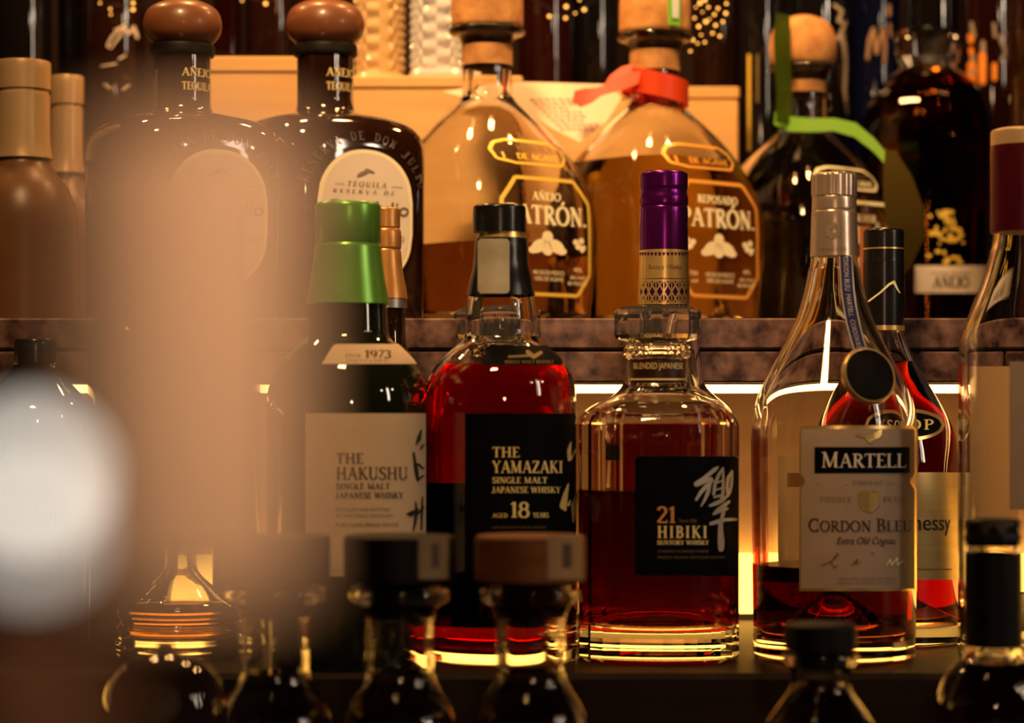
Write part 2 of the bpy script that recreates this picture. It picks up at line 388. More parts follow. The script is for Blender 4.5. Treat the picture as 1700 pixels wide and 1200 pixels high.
# ------------------------------------------------------------------ lettering: a small drawn serif face
TK, TN = 0.17, 0.075
def L(x0, y0, x1, y1, w=TK): return ('l', x0, y0, x1, y1, w)
def S(x, y, h=0.15): return ('l', x - h, y + (0.03 if y < .5 else -0.03), x + h, y + (0.03 if y < .5 else -0.03), 0.06)
def A(cx_, cy_, rx, ry, a0, a1): return ('a', cx_, cy_, rx, ry, a0, a1)
G = {
 'A': (.86, [L(.43,1,.12,0,TN), L(.43,1,.74,0), L(.23,.36,.62,.36,TN), S(.12,0,.12), S(.74,0,.14)]),
 'B': (.72, [L(.2,0,.2,1), S(.14,0,.12), S(.14,1,.12), A(.3,.75,.27,.22,-90,90), A(.3,.27,.33,.245,-90,90), L(.2,.97,.3,.97,TN), L(.2,.52,.3,.52,TN), L(.2,.03,.3,.03,TN)]),
 'C': (.82, [A(.46,.5,.36,.47,50,310), L(.7,.98,.72,.74,TN), L(.7,.02,.72,.2,TN)]),
 'D': (.86, [L(.2,0,.2,1), S(.14,0,.12), S(.14,1,.12), A(.34,.5,.42,.47,-90,90), L(.2,.97,.34,.97,TN), L(.2,.03,.34,.03,TN)]),
 'E': (.68, [L(.2,0,.2,1), S(.14,0,.12), S(.14,1,.12), L(.2,.965,.6,.965,TN), L(.2,.52,.5,.52,TN), L(.2,.035,.62,.035,TN), L(.6,1,.6,.8,.05), L(.62,0,.63,.22,.05)]),
 'F': (.64, [L(.2,0,.2,1), S(.2,0), S(.14,1,.12), L(.2,.965,.58,.965,TN), L(.2,.52,.48,.52,TN), L(.58,1,.58,.8,.05)]),
 'G': (.86, [A(.46,.5,.36,.47,50,320), L(.7,.98,.72,.74,TN), L(.72,.05,.72,.42,TK), S(.72,.42,.12)]),
 'H': (.92, [L(.2,0,.2,1), L(.72,0,.72,1), L(.2,.51,.72,.51,TN), S(.2,0), S(.2,1), S(.72,0), S(.72,1)]),
 'I': (.42, [L(.21,0,.21,1), S(.21,0), S(.21,1)]),
 'J': (.48, [L(.28,.15,.28,1), S(.28,1), A(.14,.14,.15,.15,180,360)]),
 'K': (.84, [L(.2,0,.2,1), S(.2,0), S(.2,1), L(.24,.46,.66,1,TN), L(.34,.56,.72,0), S(.66,1,.11), S(.72,0,.11)]),
 'L': (.68, [L(.2,0,.2,1), S(.2,1), S(.14,0,.12), L(.2,.035,.62,.035,TN), L(.62,0,.64,.24,.05)]),
 'M': (1.08, [L(.16,0,.2,1,TN), L(.2,1,.53,.04), L(.53,.04,.86,1,TN), L(.86,0,.86,1), S(.16,0,.11), S(.9,0,.13), S(.14,1,.1), S(.9,1,.1)]),
 'N': (.9, [L(.18,0,.18,1,TN), L(.18,1,.72,.02), L(.72,0,.72,1,TN), S(.18,0,.12), S(.14,1,.1), S(.72,1,.12)]),
 'O': (.92, [A(.46,.5,.37,.48,0,360)]),
 'P': (.68, [L(.2,0,.2,1), S(.2,0), S(.14,1,.12), A(.3,.73,.3,.245,-90,90), L(.2,.97,.3,.97,TN), L(.2,.49,.3,.49,TN)]),
 'Q': (.92, [A(.46,.5,.37,.48,0,360), L(.5,.1,.85,-.18,TN)]),
 'R': (.8, [L(.2,0,.2,1), S(.2,0), S(.14,1,.12), A(.3,.745,.3,.23,-90,90), L(.2,.97,.3,.97,TN), L(.2,.52,.3,.52,TN), L(.36,.52,.72,0), S(.74,0,.1)]),
 'S': (.64, [A(.33,.74,.22,.23,30,250), A(.31,.27,.25,.245,-150,80), L(.54,.98,.54,.78,.05), L(.08,.02,.08,.24,.05), L(.2,.6,.46,.44,.16)]),
 'T': (.76, [L(.38,0,.38,1), S(.38,0), L(.06,.965,.7,.965,TN), L(.06,1,.05,.78,.05), L(.7,1,.71,.78,.05)]),
 'U': (.86, [L(.18,.3,.18,1), L(.68,.3,.68,1,TN), A(.43,.3,.25,.28,180,360), S(.18,1), S(.68,1,.12)]),
 'V': (.84, [L(.14,1,.44,0), L(.72,1,.44,0,TN), S(.14,1,.13), S(.72,1,.11)]),
 'W': (1.16, [L(.12,1,.36,0), L(.6,1,.36,0,TN), L(.58,1,.82,0), L(1.04,1,.82,0,TN), S(.12,1,.12), S(1.04,1,.1), S(.58,1,.1)]),
 'X': (.82, [L(.14,1,.68,0), L(.66,1,.16,0,TN), S(.14,1,.11), S(.68,0,.11), S(.66,1,.1), S(.16,0,.1)]),
 'Y': (.8, [L(.12,1,.4,.46), L(.68,1,.4,.46,TN), L(.4,0,.4,.5), S(.12,1,.12), S(.68,1,.11), S(.4,0)]),
 'Z': (.74, [L(.12,.965,.64,.965,TN), L(.62,.98,.12,.02), L(.12,.035,.66,.035,TN), L(.12,1,.11,.78,.05), L(.66,0,.67,.22,.05)]),
 '1': (.5, [L(.27,0,.27,1), S(.27,0,.17), L(.08,.84,.27,.97,TN)]),
 '2': (.66, [A(.32,.73,.23,.25,-20,165), L(.54,.66,.08,.05,.13), L(.08,.045,.6,.045,.09), L(.6,0,.61,.2,.05)]),
 '3': (.6, [A(.27,.75,.22,.23,-80,150), A(.27,.27,.26,.26,-150,85)]),
 '5': (.6, [L(.15,.96,.52,.96,.08), L(.15,.96,.13,.56,.07), A(.27,.31,.26,.3,-150,110)]),
 '7': (.6, [L(.08,.95,.56,.95,.09), L(.54,.95,.24,0,.12)]),
 '8': (.64, [A(.32,.74,.2,.22,0,360), A(.32,.27,.25,.26,0,360)]),
 '9': (.62, [A(.31,.68,.22,.29,0,360), A(.2,.55,.34,.52,-75,10)]),
 '.': (.26, [L(.13,0,.13,.14,.14)]),
 '-': (.4, [L(.06,.4,.34,.4,.07)]),
 ' ': (.38, []),
}
G['Ñ'] = (G['N'][0], G['N'][1] + [L(.25,1.14,.42,1.2,.07), L(.42,1.2,.6,1.15,.07)])
G['Ó'] = (G['O'][0], G['O'][1] + [L(.42,1.08,.58,1.28,.10)])
G['É'] = (G['E'][0], G['E'][1] + [L(.36,1.08,.52,1.26,.09)])

def seg_quads(pts, ws, step=None):
    """poly-line with widths -> quads"""
    out = []
    for (a, b), (wa, wb) in zip(zip(pts[:-1], pts[1:]), zip(ws[:-1], ws[1:])):
        dx, dy = b[0]-a[0], b[1]-a[1]; d = math.hypot(dx, dy) or 1e-6
        k = max(1, int(d / step)) if step else 1
        nx, ny = -dy / d, dx / d
        for i in range(k):
            t0, t1 = i / k, (i + 1) / k
            p, q = (a[0]+dx*t0, a[1]+dy*t0), (a[0]+dx*t1, a[1]+dy*t1)
            w0, w1 = (wa+(wb-wa)*t0)/2, (wa+(wb-wa)*t1)/2
            out.append([(p[0]+nx*w0,p[1]+ny*w0),(p[0]-nx*w0,p[1]-ny*w0),(q[0]-nx*w1,q[1]-ny*w1),(q[0]+nx*w1,q[1]+ny*w1)])
    return out

def serif(text, x0, yb, hgt, width=None, slant=0.0, bold=1.0, first=None, track=0.0):
    """text set from x0 on the base line yb (pixels, y down); width squeezes it; first = bigger initial caps factor"""
    adv = 0; items = []
    for i, ch in enumerate(text):
        k = 1.0
        if first and (i == 0 or text[i-1] == ' '): k = first
        g = G.get(ch)
        if g is None: adv += .5; continue
        items.append((g, adv, k)); adv += g[0] * k + track
    sx = (width / adv) if width else hgt
    out = []
    for g, ax, k in items:
        for p in g[1]:
            if p[0] == 'l':
                _, a, b, c, d, wd = p
                q = seg_quads([(a, b), (c, d)], [wd * bold] * 2, 0.35)
            else:
                _, cx_, cy_, rx, ry, a0, a1 = p
                n = max(6, int(abs(a1 - a0) / 18)); P = []; W = []
                for i in range(n + 1):
                    t = radians(a0 + (a1 - a0) * i / n)
                    P.append((cx_ + rx * cos(t), cy_ + ry * sin(t))); W.append((TN + (TK - TN) * abs(cos(t))) * bold)
                q = seg_quads(P, W)
            for quad in q:
                out.append([(x0 + (ax + (x + slant * y) * k) * sx, yb - y * k * hgt) for x, y in quad])
    return out

def brush(list_of_strokes, ox=0, oy=0, sc_=1.0, step=4):
    """brush strokes [(x,y,w)...] in crop pixels"""
    out = []
    for st in list_of_strokes:
        pts = [(ox + a * sc_, oy + b * sc_) for a, b, c in st]; ws = [c * sc_ for a, b, c in st]
        out += seg_quads(pts, ws, step)
        for (x, y), w_ in zip(pts, ws):                 # round joints
            out.append([(x + w_/2*cos(k*pi/4), y + w_/2*sin(k*pi/4)) for k in range(8)])
    return out

def disc(cx_, cy_, rx, ry, rot=0, n=14):
    r = radians(rot)
    return [(cx_ + rx*cos(t)*cos(r) - ry*sin(t)*sin(r), cy_ + rx*cos(t)*sin(r) + ry*sin(t)*cos(r)) for t in [2*pi*k/n for k in range(n)]]

def sans(text, x0, yb, hgt, width=None, shear=0.0):
    """built-in face, returned as triangles in pixels"""
    cu = bpy.data.curves.new('tmp_text', 'FONT'); cu.body = text; cu.size = 1.0; cu.shear = shear; cu.resolution_u = 3
    o = bpy.data.objects.new('tmp_text', cu); col.objects.link(o)
    dg = bpy.context.evaluated_depsgraph_get(); ev = o.evaluated_get(dg); me = ev.to_mesh()
    vs_ = [(v.co.x, v.co.y) for v in me.vertices]; fs = [tuple(p.vertices) for p in me.polygons]
    ev.to_mesh_clear(); bpy.data.objects.remove(o); bpy.data.curves.remove(cu)
    if not vs_: return []
    mx = max(v[0] for v in vs_); mn = min(v[0] for v in vs_)
    k = hgt / 0.70
    sx = width / (mx - mn) if width else k
    return [[(x0 + (vs_[i][0] - mn) * sx, yb - vs_[i][1] * k) for i in f] for f in fs]

def cap_shape(x0, x1, r):
    """rounded corner drop for a label edge: returns function d(x) = extra inset near the ends"""
    def d(x):
        e = min(x - x0, x1 - x)
        if e >= r: return 0.0
        e = max(e, 0.0)
        return r - math.sqrt(max(0.0, r * r - (r - e) ** 2))
    return d

def ribbon(name, pts, width, mat, parent, axis=(0, 0, 1), thick=0.0005):
    """band through 3-D points; width along axis (constant or per point)"""
    v, f = [], []
    n = len(pts)
    for i, p in enumerate(pts):
        w_ = width[i] if isinstance(width, (list, tuple)) else width
        ax = axis[i] if isinstance(axis, list) else axis
        a = Vector(ax).normalized() * (w_ / 2); P = Vector(p)
        t = Vector(pts[min(i+1, n-1)]) - Vector(pts[max(i-1, 0)])
        nn = t.cross(a); nn = nn.normalized() * thick if nn.length > 1e-9 else Vector((0, -thick, 0))
        v += [P + a, P - a, P - a + nn, P + a + nn]
    for i in range(n - 1):
        a, b = i * 4, i * 4 + 4
        for k in range(4): f.append((a + k, a + (k+1) % 4, b + (k+1) % 4, b + k))
    f += [(0, 3, 2, 1), (n*4-4, n*4-3, n*4-2, n*4-1)]
    return mesh_obj(name, v, f, mat, parent)

def tube(name, pts, r, mat, parent, seg=8):
    v, f = [], []
    n = len(pts)
    for i, p in enumerate(pts):
        t = (Vector(pts[min(i+1, n-1)]) - Vector(pts[max(i-1, 0)])).normalized()
        up = Vector((0, 0, 1)) if abs(t.z) < .9 else Vector((1, 0, 0))
        a = t.cross(up).normalized(); b = t.cross(a)
        for k in range(seg):
            q = 2 * pi * k / seg; v.append(Vector(p) + a * cos(q) * r + b * sin(q) * r)
    for i in range(n - 1):
        for k in range(seg):
            f.append((i*seg+k, i*seg+(k+1)%seg, (i+1)*seg+(k+1)%seg, (i+1)*seg+k))
    f += [tuple(range(seg)), tuple(reversed(range((n-1)*seg, n*seg)))]
    return mesh_obj(name, v, f, mat, parent)

# ================================================================== the setting
def struct(o): o['kind'] = 'structure'; return o
struct(box('floor', -3, 3, -1.5, 2.6, -0.05, 0.0, PLASTER))
struct(box('wall_back', -3, 3, 2.30, 2.40, 0.0, 2.9, PLASTER))
struct(box('wall_recess', -1.5, 1.5, 1.68, 1.70, Z_LOW, Z_DECK - 0.030, RECESS))

o = box('back_bar_cabinet', -1.5, 1.5, 1.315, 2.29, 0.0, Z_LOW - 0.05, DARK_WOOD, bev=0.004)
tag(o, 'dark wooden back bar cabinet below the shelf of whisky bottles', 'cabinet')
o = box('bar_shelf', -1.5, 1.5, 1.305, 1.679, Z_LOW - 0.05, Z_LOW, DARK_WOOD, bev=0.003)
tag(o, 'dark wooden shelf carrying the front row of whisky bottles', 'shelf')
o = box('bottle_rail', -1.5, 1.5, 1.00, 1.305, 0.0, Z_RAIL, DARK_WOOD, bev=0.003)
tag(o, 'low dark wooden ledge under the nearest stoppered bottles', 'ledge')
o = box('bar_counter', -1.5, 1.5, 0.12, 0.62, 0.0, Z_BAR, DARK_WOOD, bev=0.004)
tag(o, 'dark bar counter close to the camera, below the blurred foreground', 'counter')

ledge = empty('stone_ledge', (0, 1.53, Z_DECK - 0.0408))
tag(ledge, 'red brown stone ledge carrying the back row of tequila bottles', 'ledge')
v, f = box_mesh(-1.5, 1.5, 0.004, 0.75, 0.0, 0.0405)
mesh_obj('core', v, f, MORTAR, ledge, smooth=False)
for row, (z0, z1) in enumerate(((0.0, 0.0196), (0.0212, 0.0408))):
    x = -1.5 + row * 0.09
    while x < 1.48:
        wd = random.uniform(0.15, 0.24); x1 = min(x + wd, 1.5)
        d = random.uniform(-0.0015, 0.0015)
        v, f = box_mesh(x + 0.0008, x1 - 0.0008, d, 0.25, z0, z1, 0.0012)
        mesh_obj('stone_block', v, f, STONE, ledge, smooth=False)
        x = x1
v, f = box_mesh(-1.5, 1.5, 0.25, 0.75, 0.0406, 0.0408)
mesh_obj('ledge_top', v, f, STONE, ledge, smooth=False)

LED = emission('led_diffuser_glow', (1.0, 0.48, 0.14), 8.5)
LED2 = emission('low_led_diffuser_glow', (1.0, 0.48, 0.07), 5.0)
led = empty('led_strip', (0, 1.556, PZ(652, 1.556)))
tag(led, 'glowing warm light strip fixed under the stone ledge', 'light strip')
v, f = box_mesh(-1.5, 1.5, 0.0, 0.012, 0.0, 0.0052, 0.0008); mesh_obj('diffuser', v, f, LED, led, smooth=False)
zt = (Z_DECK - 0.0408) - PZ(652, 1.556)
v, f = box_mesh(-1.5, 1.5, -0.001, 0.013, 0.0052, zt, 0.0); mesh_obj('housing', v, f, ALU, led, smooth=False)
led2 = empty('led_strip', (0, 1.664, Z_LOW))
tag(led2, 'glowing amber light strip low behind the front bottles', 'light strip')
v, f = box_mesh(-1.5, 1.5, 0.0, 0.010, 0.004, 0.045, 0.001); mesh_obj('diffuser', v, f, LED2, led2, smooth=False)
v, f = box_mesh(-1.5, 1.5, -0.001, 0.012, 0.0, 0.004); mesh_obj('housing', v, f, ALU, led2, smooth=False)

# upper shelf above the frame that holds the warm downlights
o = box('upper_shelf', -1.5, 1.5, 1.68, 2.29, ZC + 0.64, ZC + 0.67, DARK_WOOD, bev=0.003)
tag(o, 'dark wooden shelf above the top row of bottles', 'shelf')

# ================================================================== front row: the decanter with the faceted glass stopper
def faceted_decanter(name, label, cx, Y, level, body_hw=136, full=True):
    b = Bottle(name, label, cx, Y, Z_LOW)
    prof = [(46, 569, 'c'), (57, 579), (55, 590), (47, 597, 'c'), (47, 636, 'c'), (56, 648), (84, 661), (min(112, body_hw - 12), 676), (min(128, body_hw - 4), 690), (body_hw, 704, 'c'),
            (body_hw, 1000, 'c'), (body_hw, b.yb() - 6, 'c'), (body_hw - 5, 'b', 'c')]
    b.shell(prof, CLEAR, t=0.0042, base=0.0185, seg=24, angle=10, sub=5, punt=0.004)
    b.fill(level, WH_DARK, seg=24)
    # glass stopper: a thick faceted disc with a short plug
    b.part('glass_stopper', [(60, 510, 'c'), (70, 515, 'c'), (72, 520, 'c'), (72, 556, 'c'), (69, 563, 'c'), (52, 567, 'c'), (42, 568.6, 'c')], principled('polished_stopper_crystal', (0.97, 0.95, 0.92), 0.0, trans=0.955, ior=1.5), seg=16, angle=10)
    b.part('neck_band', [(48.5, 597.5, 'c'), (48.5, 634, 'c')], principled('dark_brown_band', (0.035, 0.010, 0.006), 0.4, noise=((0.05, 0.015, 0.008), 60, 2, (1, 1, 1))), cap0=False, cap1=False)
    return b

b = faceted_decanter('faceted_decanter', 'faceted whisky decanter with clear glass stopper and black label numbered 21', 1092, 1.395, 812)
nb = b.strokes('band_lettering', sans('BLENDED JAPANESE', 1052, 612, 10, 82), GOLD_PRINT, off=0.0010 + 0.002)
nb.parent = b.root
b.patch('band_line', 1046, 1138, 628, 631, GOLD_PRINT, off=0.0012)
d = cap_shape(1054, 1226, 5)
lab = b.patch('label', 1054, 1226, lambda x: 757 + d(x), lambda x: 956 - d(x), BLACK_PAPER, off=0.0006)
lab['label'] = 'black paper label'
b.strokes('lettering', serif('21', 1090, 868, 27, 33, bold=1.1), principled('copper_print', (0.75, 0.34, 0.10), 0.4, metal=0.4), lab)
b.strokes('lettering', serif('HIBIKI', 1091, 893, 20, 86, bold=1.15, track=.14), GOLD_PRINT, lab)
b.strokes('lettering', sans('Years Old', 1126, 867, 6, 30), DARK_GOLD_PRINT, lab)
b.strokes('lettering', serif('SUNTORY WHISKY', 1091, 904, 7, 86, bold=1.3), GOLD_PRINT, lab)
b.strokes('small_print', sans('A HARMONY OF JAPANESE WHISKIES', 1092, 917, 4, 84), DARK_GOLD_PRINT, lab)
b.strokes('small_print', sans('PRODUCT OF JAPAN  BOTTLED BY SUNTORY', 1092, 927, 4, 112), DARK_GOLD_PRINT, lab)
kan = [[(826,264,14),(800,285,34),(745,330,30),(700,362,26),(655,398,40)], [(655,400,44),(700,380,44),(770,358,30)],
       [(785,372,18),(730,420,34),(690,465,30),(652,525,20)], [(765,395,20),(745,470,30),(718,530,22),(690,578,8)],
       [(865,270,12),(830,330,26),(802,400,26),(792,480,26)], [(866,275,14),(868,380,22),(866,470,26),(850,530,24)],
       [(805,395,14),(865,372,16)], [(800,450,14),(865,430,16)], [(795,505,16),(850,490,22),(885,505,16)], [(762,572,20),(805,556,34),(860,532,30),(890,505,20)],
       [(938,295,14),(908,350,28),(898,420,24),(905,492,24)], [(940,300,14),(934,400,22),(920,470,20),(900,498,14)],
       [(915,540,22),(870,575,34),(825,608,30),(790,640,18)], [(800,640,14),(850,612,26),(900,596,20)], [(885,560,20),(868,630,28),(850,700,30)],
       [(768,716,26),(830,698,36),(890,684,26),(970,682,22)], [(848,700,34),(846,780,42),(850,860,54),(850,918,44)]]
b.strokes('brush_character', brush(kan, 1020, 720, 1 / 4.8), SILVER_PRINT, lab)
b.patch('back_sticker', 1000, 1034, 738, 764, GREY_PAPER, off=0.0006, back=True, nx=8, ny=4)['label'] = 'small grey square sticker on the far side of the glass'

b2 = faceted_decanter('faceted_decanter', 'whisky decanter with clear glass stopper mostly hidden behind the red bottle', 826, 1.50, 900, body_hw=110)

# ------------------------------------------------------------------ the red whisky bottle with the black cap
b = Bottle('whisky_bottle', 'ruby red whisky bottle with black screw cap and black label numbered 18', 832, 1.385, Z_LOW)
b.shell([(37, 394, 'c'), (41, 440), (49, 470), (54, 491), (57, 505), (60, 530), (60, 553), (66, 566), (88, 585), (110, 608), (121, 632), (125, 665), (125, 700, 'c'), (125, 1040, 'c'), (124, b.yb() - 6), (117, 'b', 'c')], CLEAR, t=0.0032, base=0.006)
b.fill(607, WH_RED)
b.part('screw_cap', [(40, 341, 'c'), (43.5, 344), (44, 350, 'c'), (44, 386, 'c')], BLACK_PLASTIC, seg=48).location.x = -3 * b.s
b.part('cap_ring', [(40, 386.5, 'c'), (41, 396, 'c')], GOLD, seg=48)
b.part('neck_foil', [(42, 396, 'c'), (44, 410), (46, 440), (53, 470), (57, 491, 'c')], BLACK_PLASTIC, cap0=False, cap1=False)
d = cap_shape(793, 846, 5)
nf = [(44, 396), (46, 440), (53, 470), (57, 491)]
keep = b.rings; b.rings = sorted(b.conv([(42, 396), (44, 410), (46, 440), (53, 470), (57, 491)]), key=lambda q: q[2])
st = b.patch('tax_stamp', 793, 846, lambda x: 396 + d(x), lambda x: 487 - d(x), GREY_PAPER, off=0.0005, nx=12)
b.rings = keep
sh = b.patch('shoulder_label', 800, 934, lambda x: 573 if x > 812 else 573 + (812 - x) * 2.5, lambda x: 606, BLACK_PAPER, off=0.0006)
b.strokes('lettering', brush([[(845, 592, 4), (880, 590, 4)], [(876, 584, 7), (886, 592, 7), (898, 585, 6)]]) + serif('SINGLE MALT WHISKY', 838, 603, 5, 82), DARK_GOLD_PRINT, sh)
lab = b.patch('label', 772, 955.5, 686, 952, BLACK_PAPER, off=0.0005)
b.strokes('lettering', serif('THE', 817, 759, 17, 46), GOLD_PRINT, lab)
b.strokes('lettering', serif('YAMAZAKI', 817, 785, 20, 118, bold=1.1), GOLD_PRINT, lab)
b.strokes('lettering', serif('SINGLE MALT', 817, 802, 10, 92, bold=1.2), GOLD_PRINT, lab)
b.strokes('lettering', serif('JAPANESE WHISKY', 817, 818, 10, 114, bold=1.2), GOLD_PRINT, lab)
b.strokes('lettering', serif('18', 846, 859, 26, 33, bold=1.1) + serif('AGED', 817, 859, 7, 26) + serif('YEARS', 885, 859, 8, 26, bold=1.2), GOLD_PRINT, lab)
b.strokes('small_print', sans('DISTILLED AND BOTTLED BY SUNTORY', 817, 877, 3.5, 90), DARK_GOLD_PRINT, lab)
yk = [[(1655,200,8),(1645,250,26),(1645,308,18)], [(1685,245,10),(1655,305,12)], [(1640,455,8),(1622,520,30),(1608,590,44),(1620,612,20)], [(1650,560,10),(1640,585,16)], [(1690,515,14),(1672,590,28),(1672,690,12)]]
b.strokes('brush_character', brush(yk, 500, 680, 1 / 3.696), GOLD_PRINT, lab)
b.patch('back_label', 728, 938, 800, 1036, BLACK_PAPER, off=0.0005, back=True)

# ------------------------------------------------------------------ the bottle with the green capsule and cream label
b = Bottle('whisky_bottle', 'dark whisky bottle with green foil capsule and large cream label', 578, 1.36, Z_LOW)
b.shell([(46, 345, 'c'), (50, 410), (58, 470), (64, 505), (66, 540), (70, 560), (90, 578), (112, 602), (126, 630), (133, 660), (134, 700, 'c'), (134, 1040, 'c'), (133, b.yb() - 6), (126, 'b', 'c')], DARK_GREEN_GLASS, t=0.003, base=0.011)
b.part('foil_capsule', [(50, 337, 'c'), (54, 341), (54.5, 350, 'c'), (54, 402, 'c'), (52, 405, 'c'), (54.5, 408, 'c'), (56, 425), (60, 455), (65, 485), (68.5, 505, 'c')], GREEN_FOIL)
d = cap_shape(540, 700, 3)
sh = b.patch('neck_label', 535, 706, lambda x: max(571, 603 - min((x - 535) * 1.6, (706 - x) * 1.1)), 604, PAPER, off=0.0006)
b.strokes('lettering', serif('1973', 605, 594, 13, 44, bold=1.3), INK_BROWN, sh)
b.strokes('lettering', sans('since', 573, 593, 9, 26, .2) + sans('DISTILLERY', 575, 600, 3.5, 70), INK_GREY, sh)
lab = b.patch('label', 508, 707, 686, 957, PAPER, off=0.0005)
b.strokes('lettering', serif('THE', 558, 769, 17, 46), INK_BROWN, lab)
b.strokes('lettering', serif('HAKUSHU', 558, 796, 21, 120, bold=1.0), INK_BROWN, lab)
b.strokes('lettering', serif('SINGLE MALT', 558, 812, 10, 90, bold=1.2), INK_BROWN, lab)
b.strokes('lettering', serif('JAPANESE WHISKY', 558, 827, 10, 112, bold=1.2), INK_BROWN, lab)
b.strokes('small_print', sans('DISTILLED AND BOTTLED', 558, 848, 5, 90) + sans('AT THE FOREST DISTILLERY', 558, 858, 4.5, 96) + sans('PURE CLEAR SPRING WATER', 558, 874, 6, 104), INK_GREY, lab)
hk = [[(738,125,10),(722,180,26),(705,216,6)], [(752,215,12),(735,240,12)], [(690,265,14),(700,330,20),(708,380,26),(716,432,16)], [(695,345,12),(720,335,16),(750,362,12)], [(715,432,16),(750,405,12)],
      [(703,565,8),(708,620,18),(700,690,18),(688,742,8)], [(655,640,16),(675,640,34),(715,612,16)], [(745,535,8),(742,620,14),(738,735,10)], [(715,640,12),(750,600,14)]]
b.strokes('brush_character', brush(hk, 500, 680, 1 / 3.696), INK, lab)

# ------------------------------------------------------------------ gold capsule behind it
b = Bottle('slim_whisky_bottle', 'slim dark bottle with gold foil capsule behind the green capped bottle', 640, 1.458, Z_LOW)
b.shell([(18, 352, 'c'), (20, 420), (28, 470), (34, 498), (34, 560), (45, 600), (76, 640), (88, 680), (89, 720, 'c'), (89, b.yb() - 5, 'c'), (84, 'b', 'c')], BROWN_GLASS, t=0.003)
b.part('foil_capsule', [(20, 345, 'c'), (24, 347), (24.5, 352, 'c'), (24.5, 377, 'c'), (22.5, 379, 'c'), (25.5, 383), (26.5, 398), (26, 412, 'c'), (24.5, 414, 'c'), (26, 420), (29, 450), (35, 482), (37, 496, 'c')], principled('orange_gold_foil', (0.72, 0.36, 0.11), 0.34, metal=0.5, noise=((0.62, 0.28, 0.08), 70, 4, (1, 1, 1)), bump=0.4, bump_scale=90))
b.part('neck_ring', [(36, 497, 'c'), (36, 512, 'c')], ALU, cap0=False, cap1=False)

# ------------------------------------------------------------------ purple capsule behind the decanter
b = Bottle('whisky_bottle', 'tall bottle with purple and gold foil capsule behind the faceted decanter', 1102, 1.502, Z_LOW)
b.shell([(38, 300, 'c'), (40, 460), (43, 508), (50, 535), (58, 572), (64, 615), (69, 640), (84, 656), (106, 674), (119, 695), (124, 730), (124, 760, 'c'), (124, b.yb() - 6, 'c'), (119, 'b', 'c')], CLEAR, t=0.003, base=0.010)
b.fill(704, WH_DARK)
cap = b.part('foil_capsule', [(34, 285, 'c'), (39, 288), (40, 293), (40, 313, 'c'), (38.5, 316, 'c'), (39, 322), (40.5, 330), (40.5, 340, 'c'), (39, 344, 'c'), (40, 350), (40.5, 380), (40.5, 416, 'c')], PURPLE_FOIL)
keep = b.rings
b.rings = sorted(b.conv([(41, 410, 'c'), (42.5, 506, 'c')]), key=lambda q: q[2])
band = b.part('gold_band', [(41, 416, 'c'), (42, 464, 'c')], GOLD, cap0=False, cap1=False)
b.part('lattice_ground', [(42, 464, 'c'), (42.3, 505, 'c')], PURPLE_DARK, cap0=False, cap1=False)
lat = []
for k in range(-8, 9):
    for sgn in (-1, 1):
        a0 = k * 18
        pts = []
        for i in range(7):
            t = i / 6; a = a0 + sgn * 30 * (t - .5)
            if abs(a) < 84: pts.append((1102 + 42.5 * sin(radians(a)), 466 + 36 * t))
        if len(pts) > 1: lat += seg_quads(pts, [2.6] * len(pts))
for yy in (465, 503):
    pts = [(1102 + 42.5 * sin(radians(a)), yy) for a in range(-84, 85, 8)]
    lat += seg_quads(pts, [4] * len(pts))
for k in range(-5, 6):
    a = k * 18
    x = 1102 + 42.5 * sin(radians(a)); lat += seg_quads([(x, 466), (x, 502)], [2, 2])
b.strokes('gold_lattice', lat, GOLD, off=0.0003)
tri = []
for k in range(-9, 10):
    a = k * 9.5
    if abs(a) > 80: continue
    x = 1102 + 42 * sin(radians(a)); wd = 3 * cos(radians(a))
    tri.append([(x - wd, 419), (x + wd, 419), (x, 425)])
b.strokes('band_pattern', tri, PURPLE_DARK, band, off=0.0003)
b.strokes('lettering', sans('Suntory Whisky', 1076, 446, 7, 56, .2), INK_BROWN, band, off=0.0003)
b.rings = keep

# ------------------------------------------------------------------ cognac bottle with ribbon and medallion
b = Bottle('cognac_bottle', 'cognac bottle with blue neck ribbon, black round seal and large blush label', 1385, 1.40, Z_LOW)
b.shell([(36, 345, 'c'), (38, 426), (43, 450), (49, 480), (60, 520), (76, 556), (94, 592), (114, 630), (128, 662), (135, 695), (138, 730), (138, 760, 'c'), (135, 1000, 'c'), (134, 1050), (134, b.yb() - 5), (126, 'b', 'c')], CLEAR, t=0.0048, base=0.008, punt=0.034)
b.fill(936, COGNAC)
cap = b.part('screw_cap', [(34, 288, 'c'), (36.5, 291), (37, 295, 'c'), (37, 326, 'c')], CHAMPAGNE, seg=72, disp=lambda t, z: 0.0003 * (1 if int(t / (2 * pi) * 36) % 2 else -1), angle=60)
b.part('foil_capsule', [(34, 326, 'c'), (36.5, 329), (37, 350, 'c'), (36, 352, 'c'), (37.5, 355), (39, 400), (40, 426, 'c')], CHAMPAGNE)
keep = b.rings
b.rings = sorted(b.conv([(36.5, 329), (37.5, 355), (39, 400), (40, 426)]), key=lambda q: q[2])
b.strokes('crest', [disc(1383 + 9 * cos(k * pi / 5), 383 + 9 * sin(k * pi / 5), 5, 4, k * 36) for k in range(10)], INK_GREY, off=0.0003)
b.strokes('lettering', sans('Martell & Co', 1360, 416, 7, 46, .3), INK_GREY, off=0.0003)
b.rings = keep
